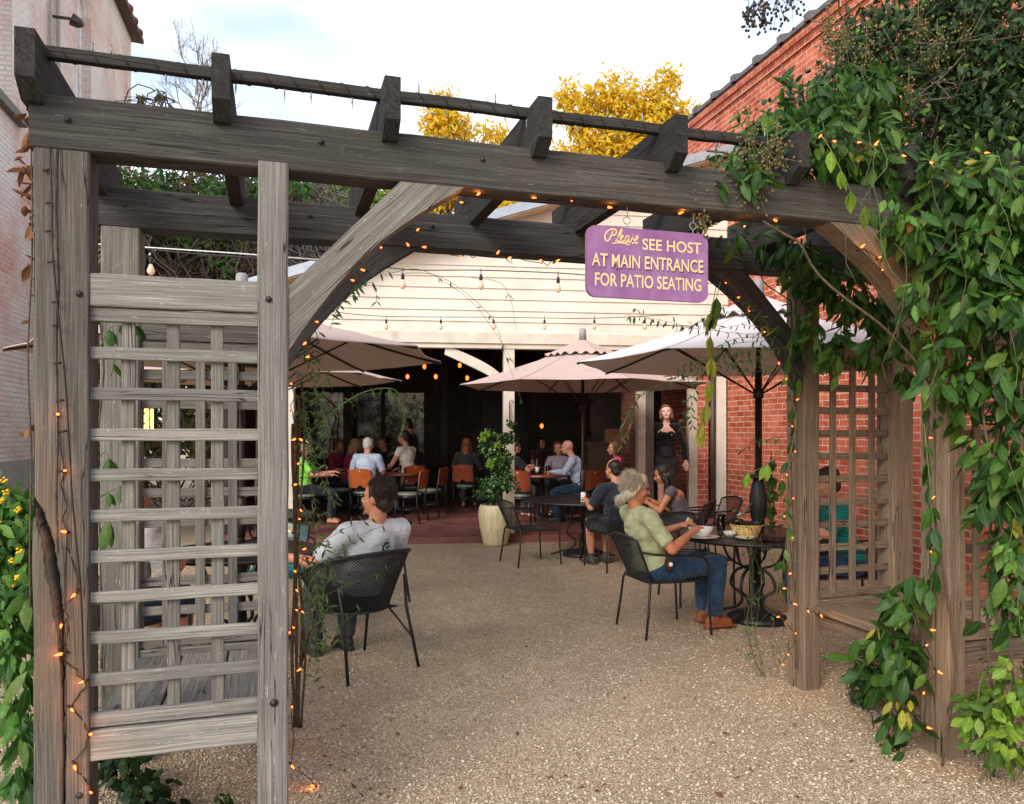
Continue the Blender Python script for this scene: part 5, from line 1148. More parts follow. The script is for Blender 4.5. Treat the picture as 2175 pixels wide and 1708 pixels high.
# ---- the big climbing vine over the right side
vn = thing("climbing_vine", "dense dark green climbing vine smothering the right end of the pergola", "vine", P(4.65, .0, 0))
V1 = [(1850, 330, 3.75, .22), (2000, 400, 3.72, .28), (2120, 420, 3.6, .34), (1930, 500, 3.7, .16), (2060, 560, 3.6, .26), (2150, 640, 3.5, .28), (2020, 680, 3.72, .17), (1790, 350, 3.85, .14), (2160, 520, 3.5, .28),
      (2120, 800, 3.55, .24), (2040, 800, 3.68, .13), (2150, 930, 3.5, .22), (2150, 1060, 3.52, .17), (2165, 1180, 3.5, .17), (2145, 1290, 3.52, .14), (2180, 1000, 3.5, .2), (1985, 900, 3.70, .05), (1920, 470, 3.5, .12), (1955, 620, 3.5, .10), (2000, 720, 3.55, .12), (1880, 420, 3.42, .09), (2010, 800, 3.6, .10), (1990, 860, 3.65, .07), (2060, 620, 3.5, .14)]
foliage(V1, 2200, .108, .40, L_vine, vn, cl=4); foliage(V1, 700, .065, .42, L_lant, vn, 'small_leaves', cl=3); foliage(V1, 60, .09, .42, L_yel, vn, 'yellow_leaves', cl=2); foliage(V1, 30, .07, .5, L_dry, vn, 'dead_leaves')
for k in range(16):
    a = random.choice(V1); q = W(a[0]+random.uniform(-60, 40), a[1]+random.uniform(-60, 60), a[2]-.22); mb = MB(); mb.tube(walk(q+UZ*.3, q-UZ*random.uniform(.1, .4)+Vector((random.uniform(-.2, .2), 0, 0)), .05, 8), .0017, 5); mb.build('stem', M_stem if k % 3 else M_gstem, vn)
for (a, c_) in (((2000, 1640, 3.72), (2010, 350, 3.72)), ((2110, 1650, 3.6), (2120, 450, 3.6)), ((1980, 820, 3.7), (1620, 470, 3.5)), ((2050, 500, 3.6), (1500, 320, 3.9)), ((2160, 1500, 3.5), (2080, 700, 3.55))):
    mb = MB(); mb.tube(walk(W(*a), W(*c_), .06, 18), .006, 7); mb.build("stem", M_stem, vn)
V2 = [(1720, 570, 4.62, .16), (1790, 610, 4.6, .2), (1850, 660, 4.5, .18), (1700, 690, 4.68, .14), (1770, 730, 4.6, .17), (1860, 740, 4.5, .14), (1640, 500, 4.6, .12), (1700, 520, 4.4, .13), (1560, 500, 4.55, .07), (1480, 480, 4.5, .05), (1690, 800, 4.72, .07), (1930, 720, 4.3, .15), (1930, 800, 4.4, .12)]
v2 = thing("rear_vine", "green vine draped along the rear beam behind the purple sign", "vine", P(3.85, 1.1, 0))
foliage(V2, 760, .10, .40, L_vine, v2, cl=3)
mb = MB(); mb.tube(walk(W(1690, 1420, 4.8), W(1680, 640, 4.78), .04, 16), .006, 7); mb.tube(walk(W(1680, 640, 4.78), W(1500, 500, 4.6), .06, 12), .004, 6); mb.build("stem", M_stem, v2)
strand([W(1690, 690, 4.7), W(1672, 800, 4.72), W(1690, 900, 4.74), W(1665, 1020, 4.74), W(1672, 1120, 4.74), W(1655, 1250, 4.74)], L_vine, v2, .07, .10, .42, .004, pair=2)
v3 = thing("crown_vine", "leafy shoots with seed heads spilling over the front beam right of the last bare rafter", "vine", P(3.0, .1, 2.8))
foliage([(1660, 270, 3.9, .2), (1620, 310, 3.85, .15), (1560, 350, 3.8, .14), (1740, 230, 4.0, .2), (1520, 390, 3.5, .08), (1800, 280, 3.9, .2), (1600, 380, 3.45, .08), (1850, 200, 4.1, .25), (1700, 330, 3.7, .12), (1690, 300, 3.55, .11), (1745, 330, 3.55, .13), (1780, 290, 3.6, .14)], 1150, .095, .40, L_vine, v3, cl=4)
def seedhead(name, pxs, Y, rad, n, mat, parent, r=.006):
    mb = MB()
    for (u, v, sp) in pxs:
        c = W(u, v, Y); q = [c+Vector((random.gauss(0, sp*.5), random.gauss(0, sp*.5), random.gauss(-sp*.3, sp)))*rad for _ in range(n)]
        for p in q: mb.ell(p, (r, r, r*1.1), None, 7, 5)
        for p in q[::2]: mb.tube([c+UZ*sp*rad*.6, (c+p)/2+Vector((0, 0, .01)), p], .0012, 3, caps=False)
        mb.tube([c+UZ*(rad*2.2), c-UZ*rad], .002, 4)
    mb.build(name, mat, parent)
seedhead("seed_heads", [(1590, 300, 1.2), (1630, 340, 1.3), (1600, 390, 1.1), (1520, 365, .9), (1475, 430, .9), (1490, 460, .7), (1650, 310, 1)], 3.45, .06, 55, M_seed, v3)
# bright young shoots
ys = thing("young_shoot", "bright lime-green young shoot hanging across the front beam on the right", "vine shoot", W(1745, 290, 3.4))
strand([W(1742, 285, 3.42), W(1765, 320, 3.38), W(1790, 370, 3.36), W(1815, 420, 3.36), W(1845, 445, 3.36), W(1862, 465, 3.36)], L_lime, ys, .085, .095, .45, .0025, pair=3, down=1.1, spread=.3)
ys = thing("yellow_shoot", "trailing shoot of pale yellow-green leaves hanging beside the umbrella brim below the sign", "vine shoot", W(1510, 620, 4.5))
strand([W(1520, 610, 4.5), W(1508, 690, 4.5), W(1512, 760, 4.5), W(1505, 830, 4.5), W(1496, 880, 4.5), W(1488, 910, 4.5)], L_yel, ys, .12, .12, .5, .0025, pair=3, down=1.4, spread=.25)
ys = thing("dark_shoot", "hanging shoot of dark leaves just right of the sign", "vine shoot", W(1525, 490, 4.2))
strand([W(1530, 600, 4.45), W(1520, 640, 4.45), W(1512, 700, 4.45)], L_vine, ys, .08, .12, .5, .0025, pair=3, down=1.4, spread=.25)
ys = thing("side_shoot", "young pale shoot reaching left across the umbrella pole from the vine post", "vine shoot", W(1660, 960, 4.7))
strand([W(1660, 950, 4.7), W(1630, 985, 4.7), W(1590, 1005, 4.7), W(1555, 1010, 4.7)], L_lime, ys, .12, .10, .45, .0025, pair=3, down=1.2, spread=.3)
# thin-leaved jessamine tangles
def tangle(parent, strands, mat, ln=.045, step=.024, r=.0016, ratio=.24, down=.35):
    for s_ in strands: strand([W(*p) for p in s_], mat, parent, step, ln, ratio, r, M_gstem, pair=2, down=down, seg=4, spread=.9)
jr = thing("jessamine_spray", "airy spray of thin narrow-leaved stems across the pale umbrella brim", "vine", W(1650, 720, 4.7))
tg = [[(1650, 700, 4.7), (1580, 690, 4.65), (1500, 700, 4.6), (1400, 680, 4.55), (1330, 670, 4.5)], [(1660, 740, 4.7), (1590, 745, 4.65), (1510, 760, 4.6), (1450, 790, 4.55), (1425, 815, 4.55)], [(1650, 720, 4.7), (1560, 720, 4.6), (1490, 770, 4.6), (1462, 850, 4.55), (1450, 905, 4.5)],
      [(1650, 760, 4.7), (1560, 770, 4.6), (1480, 800, 4.6), (1370, 830, 4.5), (1325, 900, 4.5), (1320, 950, 4.5)], [(1640, 690, 4.7), (1560, 660, 4.6), (1470, 690, 4.5)], [(1665, 930, 4.72), (1620, 935, 4.7), (1570, 960, 4.7)], [(1650, 780, 4.7), (1600, 790, 4.7), (1540, 780, 4.65)]]
tangle(jr, tg, L_jess); tangle(jr, [[(x+random.uniform(-25, 25), y+random.uniform(-22, 22), Y) for x, y, Y in s_] for s_ in tg[:5]], L_jess)
jb = thing("jessamine_clump", "tangle of bare thin green stems at the foot of the rear right post", "vine", tuple(G(1610, 1440)))
for k in range(13):
    x0 = random.uniform(1595, 1655); strand([W(x0, 1438, 5.0), W(x0+random.uniform(-45, 30), random.uniform(1290, 1380), 4.95), W(x0+random.uniform(-80, 40), random.uniform(1180, 1260), 4.9), W(x0+random.uniform(-110, 30), random.uniform(1080, 1200), 4.9)], L_jess, jb, .14, .04, .3, .0014, M_stem if k % 3 else M_gstem, 1, .3, seg=4)
jl = thing("jessamine_vine", "narrow-leaved vine climbing beside the pale inner post on the left", "vine", tuple(G(628, 1545)))
mb = MB()
for k in range(4): mb.tube(walk(W(625+5*k, 1545, 4.2), W(622+6*k, 900-30*k, 4.15), .02, 16), .009-.001*k, 7)
mb.build("trunk", M_stem, jl)
tl_ = []
for k in range(26):
    v0 = random.uniform(600, 1380); sp = random.uniform(20, 75); tl_.append([(618+random.uniform(0, 14), v0, 4.15), (635+sp*.4, v0-random.uniform(-20, 40), 4.1), (630+sp, v0+random.uniform(-10, 70), 4.05), (632+sp*1.2, v0+random.uniform(40, 130), 4.0)])
tangle(jl, tl_, L_jess, .05, .035, .0018, .26)
tangle(jl, [[(640, 1480, 4.2), (680, 1300, 4.1), (690, 1180, 4.05), (700, 1060, 4.0)], [(650, 1180, 4.1), (720, 1130, 4.0), (790, 1100, 3.95)], [(650, 1290, 4.1), (720, 1250, 4.0), (800, 1220, 3.95), (850, 1190, 3.95)], [(640, 1200, 4.1), (720, 1180, 4.05), (760, 1140, 4.0), (830, 1110, 4.0)], [(640, 1330, 4.1), (700, 1340, 4.05), (770, 1290, 4.0)]], L_jess, .045, .05)
strand([W(625, 960, 4.15), W(640, 935, 4.12), W(690, 890, 4.1), W(740, 850, 4.1), W(790, 828, 4.1), W(840, 830, 4.1), W(858, 880, 4.1), (W(850, 930, 4.1))], L_jess, jl, .035, .05, .3, .005, M_gstem, 2, .5)
strand([W(645, 940, 4.12), W(640, 1030, 4.12), W(632, 1110, 4.14)], L_jess, jl, .2, .05, .3, .006, M_gstem, 1)
jt = thing("trailing_tendril", "thin bare tendrils arching from the knee brace across the clapboard", "vine", W(780, 590, 4.0))
tangle(jt, [[(690, 680, 4.0), (740, 630, 4.0), (780, 590, 4.0), (830, 575, 4.0)], [(740, 620, 4.0), (790, 600, 4.0), (800, 640, 4.0)], [(700, 700, 4.0), (720, 650, 4.0), (760, 620, 4.0)]], L_jess, .05, .03)
tangle(jt, [[(830, 580, 4.0), (900, 575, 4.0), (1000, 640, 4.0), (1060, 720, 4.0), (1100, 790, 4.0)], [(860, 580, 4.0), (940, 590, 4.0), (1040, 670, 4.0), (1075, 760, 4.0), (1110, 860, 4.0)], [(1000, 590, 4.0), (1060, 600, 4.0), (1085, 640, 4.0), (1095, 700, 4.0)]], L_jess, .04, .22)
# leaves threaded through the left lattice
ll = thing("lattice_creeper", "few dark creeper leaves poking through the left lattice panel", "vine", P(.2, .45, 0))
mb = MB(); mb.tube(walk(W(215, 1420, 3.2), W(212, 690, 3.2), .02, 14), .004, 6); mb.build("stem", M_stem, ll)
strand([W(205, 760, 3.2), W(230, 700, 3.2), W(260, 690, 3.2), W(300, 690, 3.2)], L_vine, ll, .05, .075, .42, .003)
strand([W(235, 800, 3.2), W(245, 760, 3.2), W(262, 745, 3.2)], L_vine, ll, .05, .075, .42, .003)
strand([W(205, 980, 3.2), W(222, 960, 3.2), W(232, 975, 3.2)], L_vine, ll, .08, .14, .36, .003); strand([W(205, 1110, 3.2), W(220, 1090, 3.2), W(235, 1110, 3.2)], L_vine, ll, .08, .13, .36, .003)
strand([W(205, 1060, 3.2), W(240, 1040, 3.2), W(265, 1030, 3.2)], L_vine, ll, .05, .07, .42, .003)
# lower right planting
lr = thing("bench_creeper", "leafy creeper climbing out under the right-hand bench with a few yellowing leaves", "vine", tuple(G(1920, 1560)))
foliage([(1930, 1290, 3.85, .13), (1890, 1360, 3.95, .14), (1870, 1440, 4.1, .13), (1920, 1410, 3.85, .13), (1900, 1530, 3.9, .13), (1950, 1230, 3.8, .08), (1840, 1420, 4.2, .09), (1905, 1600, 3.8, .07)], 330, .115, .42, L_vine, lr, cl=3)
foliage([(1925, 1500, 3.8, .08), (1870, 1340, 3.9, .03)], 16, .09, .42, L_yel, lr, "yellow_leaves")
for k in range(4): mb = MB(); mb.tube(walk(G(1880+25*k, 1570), W(1900+15*k, 1280, 3.85), .06, 12), .004, 6); mb.build("stem", M_stem, lr)
strand([W(1962, 900, 3.72), W(1972, 1000, 3.70), W(1980, 1090, 3.70), W(1985, 1180, 3.70), W(1975, 1260, 3.70)], L_vine, lr, .075, .11, .42, .004, pair=3)
lo_ = thing("low_dark_shrub", "low dark leafy shrub in the shade under the right-hand bench", "shrub", tuple(G(1850, 1500)))
foliage([(1850, 1440, 4.5, .16), (1890, 1420, 4.5, .16), (1830, 1470, 4.5, .1)], 420, .06, .5, L_dark, lo_)
for k in range(3): mb = MB(); mb.tube(walk(G(1850+20*k, 1500), W(1850+20*k, 1440, 4.5), .03, 6), .004, 5); mb.build("stem", M_stem, lo_)
yb = thing("lime_creeper", "lime and green creeper at the foot of the right-hand post near the frame edge", "vine", tuple(G(2110, 1640)))
foliage([(2110, 1520, 3.5, .16), (2140, 1580, 3.45, .14), (2080, 1500, 3.6, .1), (2150, 1450, 3.5, .14)], 330, .07, .5, L_green, yb, cl=3); foliage([(2145, 1560, 3.35, .12), (2070, 1530, 3.5, .06), (2150, 1480, 3.4, .07), (2145, 1420, 3.4, .04)], 90, .065, .6, L_lime, yb, "young_leaves", cl=4)
for k in range(4): mb = MB(); mb.tube(walk(G(2080+25*k, 1660), W(2090+20*k, 1430, 3.5), .05, 10), .003, 5); mb.build("stem", M_gstem, yb)
# trailing pot plant against the wall
tp = thing("trailing_plant", "curtain of tiny green leaves trailing down the wall beside the umbrella pole", "plant", W(1640, 1130, 7.4))
foliage([(1640, 990, 7.4, .06), (1638, 1020, 7.4, .08), (1637, 1050, 7.4, .08), (1636, 1085, 7.4, .09), (1645, 1120, 7.4, .09), (1625, 1130, 7.4, .09), (1622, 1160, 7.4, .06)], 900, .035, .7, L_lant, tp)
mb = MB()
for k in range(4): mb.tube(walk(W(1638, 965, 7.4), W(1625+8*k, 1160, 7.4), .02, 10), .004, 5)
mb.build("stem", M_gstem, tp)
# ---- crape myrtle leaning in from the right
def limb(mb, p, d, L, r, depth, twigs, spread=.6, upb=.15):
    p = Vector(p); pts = [p]; d = Vector(d).normalized()
    for k in range(4): d = (d+Vector(rvec(1)[0])*.18+UZ*upb*.3).normalized(); p = p+d*L/4; pts.append(p)
    mb.tube(pts, [r*(1-.12*k) for k in range(5)], 6 if r > .02 else 4, caps=False)
    if depth == 0: twigs.append((pts[-1], d)); return
    for k in range(3 if depth > 1 else 4): limb(mb, pts[random.choice((2, 3, 4))], d+Vector(rvec(1)[0])*spread*1.4, L*random.uniform(.55, .8), r*.55, depth-1, twigs, spread, upb)
cm = thing("crape_myrtle", "dark-leaved crape myrtle leaning in over the top right corner with seed sprays", "tree", (4.3, 5.2, 0))
tw = []; mb = MB(); mb.tube([(4.3, 5.2, -.1), (4.2, 5.1, 1.2), (3.9, 5.0, 2.4), (3.5, 4.8, 3.4)], [.09, .08, .065, .05], 10)
for tgt in ((2090, 60), (1900, 120), (1980, 280), (1800, 230), (2150, 200), (1700, 270)):
    q = W(*tgt, 4.6); mb.tube(walk((3.7, 4.9, 2.9), q, .12, 12), [.035-.0022*k for k in range(13)], 6)
    for k in range(5): limb(mb, q+Vector(rvec(1)[0])*.15, rvec(1)[0], .4, .008, 1, tw)
mb.build("trunk", M_bark, cm)
VC = [(1990, 60, 4.7, .5), (2130, 60, 4.4, .55), (1890, 120, 4.7, .36), (2060, 190, 4.5, .5), (2170, 220, 4.3, .5), (1820, 220, 4.6, .3), (1940, 280, 4.5, .42), (1740, 260, 4.6, .2), (1840, 60, 4.8, .22), (2110, 340, 4.2, .45), (1860, 380, 4.4, .22), (2150, 480, 4.2, .35), (2050, -30, 4.6, .4), (1700, 230, 4.4, .2), (1640, 270, 4.3, .14), (1770, 170, 4.6, .2), (1830, 130, 4.6, .25), (1800, 330, 4.3, .2), (1900, 340, 4.2, .25)]
foliage(VC, 12500, .060, .42, L_dark, cm, down=.5)
foliage(VC, 1500, .055, .42, L_green, cm, "brighter_green_leaves", down=.4)  # brighter green leaves scattered at random among the dark ones
seedhead("seed_sprays", [(1790, 70, 1.3), (1760, 100, 1), (1840, 110, 1), (1950, 60, 1.4), (1990, 100, 1.2), (1930, 200, 1.2), (1900, 240, 1), (2050, 60, 1.2), (1760, 50, .8)], 4.25, .07, 45, M_seed, cm, .007)
ob = thing("overhanging_branch", "dark twig with round seed pods dangling into the top of the sky", "branch", W(1640, -40, 4.2))
seedhead("seed_pods", [(1600, 15, 1), (1650, 5, 1.2), (1680, -8, 1), (1620, 30, .7), (1590, 35, .5)], 4.2, .06, 40, M_dseed, ob, .0075)
mb = MB(); mb.tube(walk(W(1900, -90, 4.6), W(1640, -25, 4.2), .08, 10), .008, 6); mb.tube(walk(W(1640, -25, 4.2), W(1600, 20, 4.2), .03, 6), .003, 5); mb.build("twig", M_stem, ob)
# ---- planter shrub
foliage([(1040, 1040, 11.0, .22), (1060, 980, 11.0, .24), (1035, 950, 11.0, .17), (1075, 930, 11.02, .16), (1040, 920, 11.0, .1), (1085, 900, 11.05, .08), (1065, 1020, 10.95, .22)], 2600, .05, .75, L_shrub, pl, "foliage", .2)
foliage([(1030, 925, 10.85, .08), (1045, 985, 10.8, .07), (1060, 945, 10.85, .06)], 130, .05, .7, L_lime, pl, "young_leaves", .1)
for k in range(5): mb = MB(); mb.tube(walk(PX+Vector((random.uniform(-.06, .06), 0, .5)), W(1035+10*k, 930, 11.0), .05, 8), .007, 6); mb.build("stem", M_stem, pl)
# ---- lantana at the left edge
la = thing("lantana_bush", "leafy lantana bush with small yellow flowers at the left edge", "shrub", tuple(G(20, 1560)))
LB = [(20, 1060, 3.7, .16), (40, 1130, 3.6, .16), (10, 1180, 3.6, .2), (30, 1260, 3.5, .2), (-20, 1330, 3.5, .24), (30, 1380, 3.35, .16), (50, 1060, 3.8, .1), (-40, 1150, 3.6, .25), (20, 1500, 3.2, .1), (40, 1560, 3.1, .09), (50, 1630, 3.0, .08)]
foliage(LB, 1500, .075, .5, L_lant, la, cl=3)
foliage([(60, 1440, 3.1, .06), (55, 1560, 3.0, .08), (45, 1640, 2.95, .08), (60, 1260, 3.4, .1)], 60, .13, .32, L_vine, la, "long_leaves", down=1.2)
for (u, v) in ((38, 1082), (40, 1170), (30, 1242), (12, 1045), (5, 1063), (26, 1190), (37, 1228), (-5, 1110), (8, 1020)):
    mb = MB(); c = W(u, v, 3.42)
    for q in range(9): e = Vector(rvec(1)[0]); mb.ell(c+e*.011, (.006, .006, .0045), None, 7, 5)
    mb.build("flower", M_flow, la)
for k in range(6): mb = MB(); mb.tube(walk(G(0+14*k, 1600), W(-10+12*k, 1120, 3.55), .06, 10), .004, 5); mb.build("stem", M_gstem, la)
dk = thing("low_ivy", "dark low plants in the shade beneath the left lattice bench", "plant", tuple(G(290, 1690)))
foliage([(270, 1640, 3.35, .13), (320, 1690, 3.2, .13), (240, 1620, 3.4, .1), (470, 1690, 3.1, .04)], 260, .06, .55, L_dark, dk)
mb = MB(); mb.tube(walk(G(290, 1690), W(270, 1620, 3.35), .03, 6), .004, 5); mb.build("stem", M_stem, dk)
dv = thing("dead_vine", "curled brown dead leaves hanging off the left edge of the front post", "dead vine", P(-.1, .05, 0))
mb = MB(); mb.tube(walk(W(64, 1290, 2.68), W(66, 215, 2.68), .012, 30), .0035, 6); mb.build("stem", M_stem, dv)
pp, nn_ = [], 0
for (u, v, n) in ((58, 250, 7), (55, 290, 6), (50, 350, 10), (60, 370, 8), (58, 430, 7), (62, 480, 5), (58, 540, 4), (66, 610, 3), (66, 700, 2), (62, 920, 4)):
    for q in range(n): pp.append((W(u+random.uniform(-6, 8), v+random.uniform(-22, 22), 2.68+random.uniform(-.02, .05)))[:])
n = len(pp); leaves("dead_leaves", pp, hang(rvec(n), n, .8), rvec(n), .042*(.5+.8*rng.random(n)), .6, L_dry, dv, curl=.8, fold=.9)
fl = MB()
fp = [G(random.uniform(620, 2000), random.uniform(1330, 1700), .012) for k in range(130)]+[G(1590, 1135), G(930, 1150), G(960, 1152)]; n = len(fp)
nn_ = rvec(n)*.35; nn_[:, 2] = 1
o = leaves("fallen_leaves", [p[:] for p in fp], rvec(n, .05), nn_, .038*(.35+1.0*rng.random(n)**2), .5, L_dry, None, .5, .5); o['kind'] = 'stuff'
for k, (u, v, m_) in enumerate(((790, 1395, "pale dry leaf on the gravel below the tub chair"), (2068, 1470, "large red-brown fallen leaf on the gravel near the bench"), (2100, 1825, ""))):
    pass
# ---- trees beyond
def far_tree(name, label, base, blobs, n, ln, mat, trunk_r=.2, targets=True, ratio=.5, cl=3):
    t_ = thing(name, label, "tree", base); mb = MB(); b0 = Vector(base); c = sum((W(*b_[:3]) for b_ in blobs), Vector())/len(blobs); fork = b0.lerp(Vector((b0.x, b0.y, c.z)), .55)
    mb.tube(walk(b0, fork, .1, 8), [trunk_r*(1-.06*k) for k in range(9)], 9)
    for b_ in blobs:
        q = W(*b_[:3]); mb.tube(walk(fork, q, .2, 8), [trunk_r*.5*(1-.1*k) for k in range(9)], 6)
        for k in range(4): limb(mb, fork.lerp(q, .6), rvec(1)[0]+np.array([0, 0, .4]), b_[3]*.8, trunk_r*.14, 1, [])
    mb.build("trunk", M_bark, t_); foliage(blobs, n, ln, ratio, mat, t_, "crown", .35, cl); return t_
def gb(u, Y): return ((u-1087)*Y/1650, Y, 0)
far_tree("golden_tree", "large golden autumn tree behind the pavilion roof at right of centre", gb(1320, 27), [(1230, 230, 27, 1.0), (1290, 200, 27, .9), (1340, 230, 27, 1.2), (1400, 220, 27, .9), (1420, 165, 27, .55), (1260, 290, 27, 1.2), (1380, 290, 27, 1.3), (1200, 200, 27, .5), (1450, 250, 27, .7), (1320, 340, 27, 1.6), (1210, 370, 27, 1.5), (1440, 340, 27, 1.4), (1130, 440, 27, 1.3)], 15000, .23, L_gold, ratio=.40)
far_tree("amber_tree", "smaller golden tree showing just left of the third rafter", gb(950, 33), [(945, 235, 33, 1.0), (940, 270, 33, 1.3), (910, 265, 33, .6), (985, 270, 33, .7), (950, 215, 33, .5), (960, 380, 33, 2), (890, 420, 33, 1.8)], 6500, .25, L_gold, ratio=.4)
far_tree("small_gold_tree", "small yellow treetop peeking over the front beam beside the golden pair", gb(1045, 34), [(1040, 285, 34, .8), (1060, 280, 34, .6), (1040, 400, 34, 2.2), (1010, 430, 34, 1.6)], 4500, .25, L_gold, ratio=.4)
far_tree("lime_tree", "yellow-green bush above the rear beam left of the knee brace", gb(770, 21), [(770, 410, 21, .9), (720, 420, 21, .6), (830, 430, 21, .7), (690, 400, 21, .5), (780, 470, 21, .9)], 2200, .2, L_lime)
bt = thing("bare_tree", "leafless grey tree rising behind the second rafter on the left", "tree", gb(430, 24))
mb = MB(); tw = []; c0_ = Vector(gb(430, 24)); mb.tube(walk(c0_, W(425, 300, 24), .2, 8), [.16-.01*k for k in range(9)], 8)
for k in range(13): limb(mb, W(425+random.uniform(-8, 8), 300-10*k, 24), Vector((random.uniform(-1, 1), random.uniform(-.6, .6), random.uniform(.5, 1.5))), .95, .028, 3, tw, .6, .25)
mb.build("branches", plain("pale_bark", (.22, .19, .17), .9, .1), bt)
# overgrown bank behind the left umbrellas
def thicket(name, label, blobs, n, ln, mat, stems, base, kind="shrub", smat=None):
    t_ = thing(name, label, kind, base); mb = MB()
    for k in range(stems):
        b_ = random.choice(blobs); q = W(*b_[:3])+Vector(rvec(1)[0])*b_[3]*random.uniform(.6, 1.15); s_ = Vector((q.x+random.uniform(-1.6, 1.6), q.y+random.uniform(-.4, .4), max(0, q.z-random.uniform(.3, 2.6)))); mb.tube(walk(s_, q, .25, 8), random.uniform(.008, .022), 4, caps=False)
    mb.build("stems", smat or M_twig, t_)['kind'] = 'stuff'
    
    if n: foliage(blobs, n, ln, .5, mat, t_, "foliage", .5, 3)
thicket("red_vine_thicket", "thicket of red and green creeper behind the left lattice", [(300, 420, 17, .8), (380, 440, 17, .9), (460, 450, 17, .9), (330, 530, 17, .9), (420, 560, 17, 1), (520, 470, 17, .8), (300, 620, 17, 1), (440, 660, 17, 1.2), (520, 560, 17, .9), (360, 760, 17, 1.5), (500, 780, 17, 1.5), (250, 700, 17, 1.3), (310, 900, 17, 1.6), (480, 900, 17, 1.6), (560, 640, 17, 1.2), (400, 400, 17, .7), (350, 470, 17, .9)], 15000, .17, L_mixed, 600, gb(400, 17))
thicket("twig_thicket", "mass of bare grey-brown twigs above the pavilion's left corner", [(560, 410, 17.5, .8), (620, 420, 17.5, .9), (680, 450, 17.5, .9), (600, 510, 17.5, 1), (680, 540, 17.5, .9), (640, 590, 17.5, 1.0), (740, 480, 17.5, .7), (550, 560, 17.3, .8), (590, 460, 17.3, .9), (500, 400, 17.5, .7)], 5200, .11, L_mixed, 1500, gb(640, 17.5), smat=plain("grey_twig", (.20, .17, .14), .9, .1, var=.3))
thicket("climbing_bank_shrub", "leafy mid-green shrub growing through the thicket behind the rear beam", [(330, 400, 16.3, .5), (450, 410, 16.3, .45), (400, 500, 16.3, .4), (560, 400, 16.3, .35), (300, 480, 16.3, .4), (640, 395, 16.3, .3), (480, 560, 16.3, .3)], 1500, .15, L_lant, 40, gb(420, 16.3))
thicket("green_bank_shrub", "fresh green shrub at the corner of the old brick building", [(270, 400, 15.5, .55), (290, 440, 15.5, .5), (250, 470, 15.5, .5), (300, 205, 19, .12), (340, 200, 19, .14)], 1500, .13, L_green, 60, gb(270, 15.5))
# backyard seen through the pavilion's rear window
thicket("backyard_hedge", "dim hedge glimpsed through the pavilion's rear window", [(660, 880, 21, .9), (740, 900, 21, .9), (820, 900, 21, .9), (900, 890, 21, .9), (700, 950, 21, 1), (860, 960, 21, 1), (780, 860, 21.5, .8), (620, 930, 21, 1.), (940, 930, 21, 1.)], 3800, .14, L_mixed, 120, gb(780, 21))
fb = thing("trellis_fence", "brown diagonal trellis fence glimpsed through the pavilion's rear window", "fence", gb(840, 19.6)); fx0, fx1 = W(690, 900, 19.6).x, W(930, 900, 19.6).x
mb = MB()
for k in range(34):
    x = fx0-1.0+.13*k
    for sg_ in (-1, 1):
        a = Vector((x, 19.6+.012*sg_, .9)); c_ = Vector((x+sg_*.95, 19.6+.012*sg_, 1.85))
        mb.board(a, c_, .02, .035, (0, 1, 0))
mb.build("trellis", plain("brown_trellis", (.30, .15, .07), .7), fb)
for x in (fx0-1.1, (fx0+fx1)/2, fx1+1.1): mb = MB(); mb.board((x, 19.65, 0), (x, 19.65, 2.1), .1, .1); mb.build("post", M_stem, fb)
# ================================================================== STRING LIGHTS
M_wire = plain("dark_wire", (.02, .013, .010), .6, .3); M_bwire = plain("black_cable", (.015, .015, .016), .5, .4)
M_mini = emit("amber_mini_bulb", (1, .13, .022), 2.6); M_fil = emit("filament_glow", (1, .30, .08), 2.2); M_bulbg = emit("bulb_glass", (1, .40, .2), .10, (.55, .42, .33)); M_hot = emit("hot_bulb", (1, .11, .018), 2.4)
lampd = bpy.data.lights.new("bulb_light", 'POINT'); lampd.energy = .045; lampd.color = (1, .30, .06); lampd.shadow_soft_size = .008
lampf = bpy.data.lights.new("patio_bulb_light", 'POINT'); lampf.energy = 2.2; lampf.color = (1, .42, .14); lampf.shadow_soft_size = .03
mb = MB(); mb.lathe([(.0001, .0), (.0045, .003), (.0048, .011), (.0008, .024)], (0, 0, 0), 8); mini = mb.build("bulb", M_mini)
mb = MB(); mb.lathe([(.0042, -.018), (.0042, .001), (.0001, .002)], (0, 0, 0), 7); minisock = mb.build("socket", M_wire)
def string_lights(label, pts, loc=None, wob=.012, n0=0):
    t_ = thing("fairy_lights", label, "string lights", loc or pts[0], 0, "strings of amber fairy lights")
    path = []
    for k in range(len(pts)-1):
        w_ = walk(pts[k], pts[k+1], wob, 5); path += w_[:-1]
    path.append(Vector(pts[-1])); mb = MB(); mb.tube([p+Vector((0, .006, 0)) for p in path], .0022, 5); mb.build("wire", M_wire, t_)
    for p in pts:
        o = mini.copy(); col.objects.link(o); o.parent = t_; o.location = Vector(p)-Vector(t_.location); d = Vector((random.uniform(-1, 1), -.6, random.uniform(-.6, .6))); q = d.to_track_quat('Z', 'Y'); o.rotation_euler = q.to_euler(); o.scale = [random.uniform(.75, 1.15)]*3
        lo = bpy.data.objects.new("bulb_light", lampd); col.objects.link(lo); lo.parent = t_; lo.location = o.location+d.normalized()*.02+Vector((0, -.012, 0))
        s = minisock.copy(); col.objects.link(s); s.parent = t_; s.location = o.location; s.rotation_euler = o.rotation_euler
def on(px, f): return [f(u, v) for u, v in px]
def front(t):   # point at photo column u,v on the pergola plane depth t
    def f(u, v):
        k = (u-1087)/1650; ox, oy = PO.x+PT.x*t, PO.y+PT.y*t; s = (k*oy-ox)/(PS.x-k*PS.y); Y = oy+PS.y*s; return W(u, v, Y)
    return f
ff, fr = front(-.012), front(1.035)
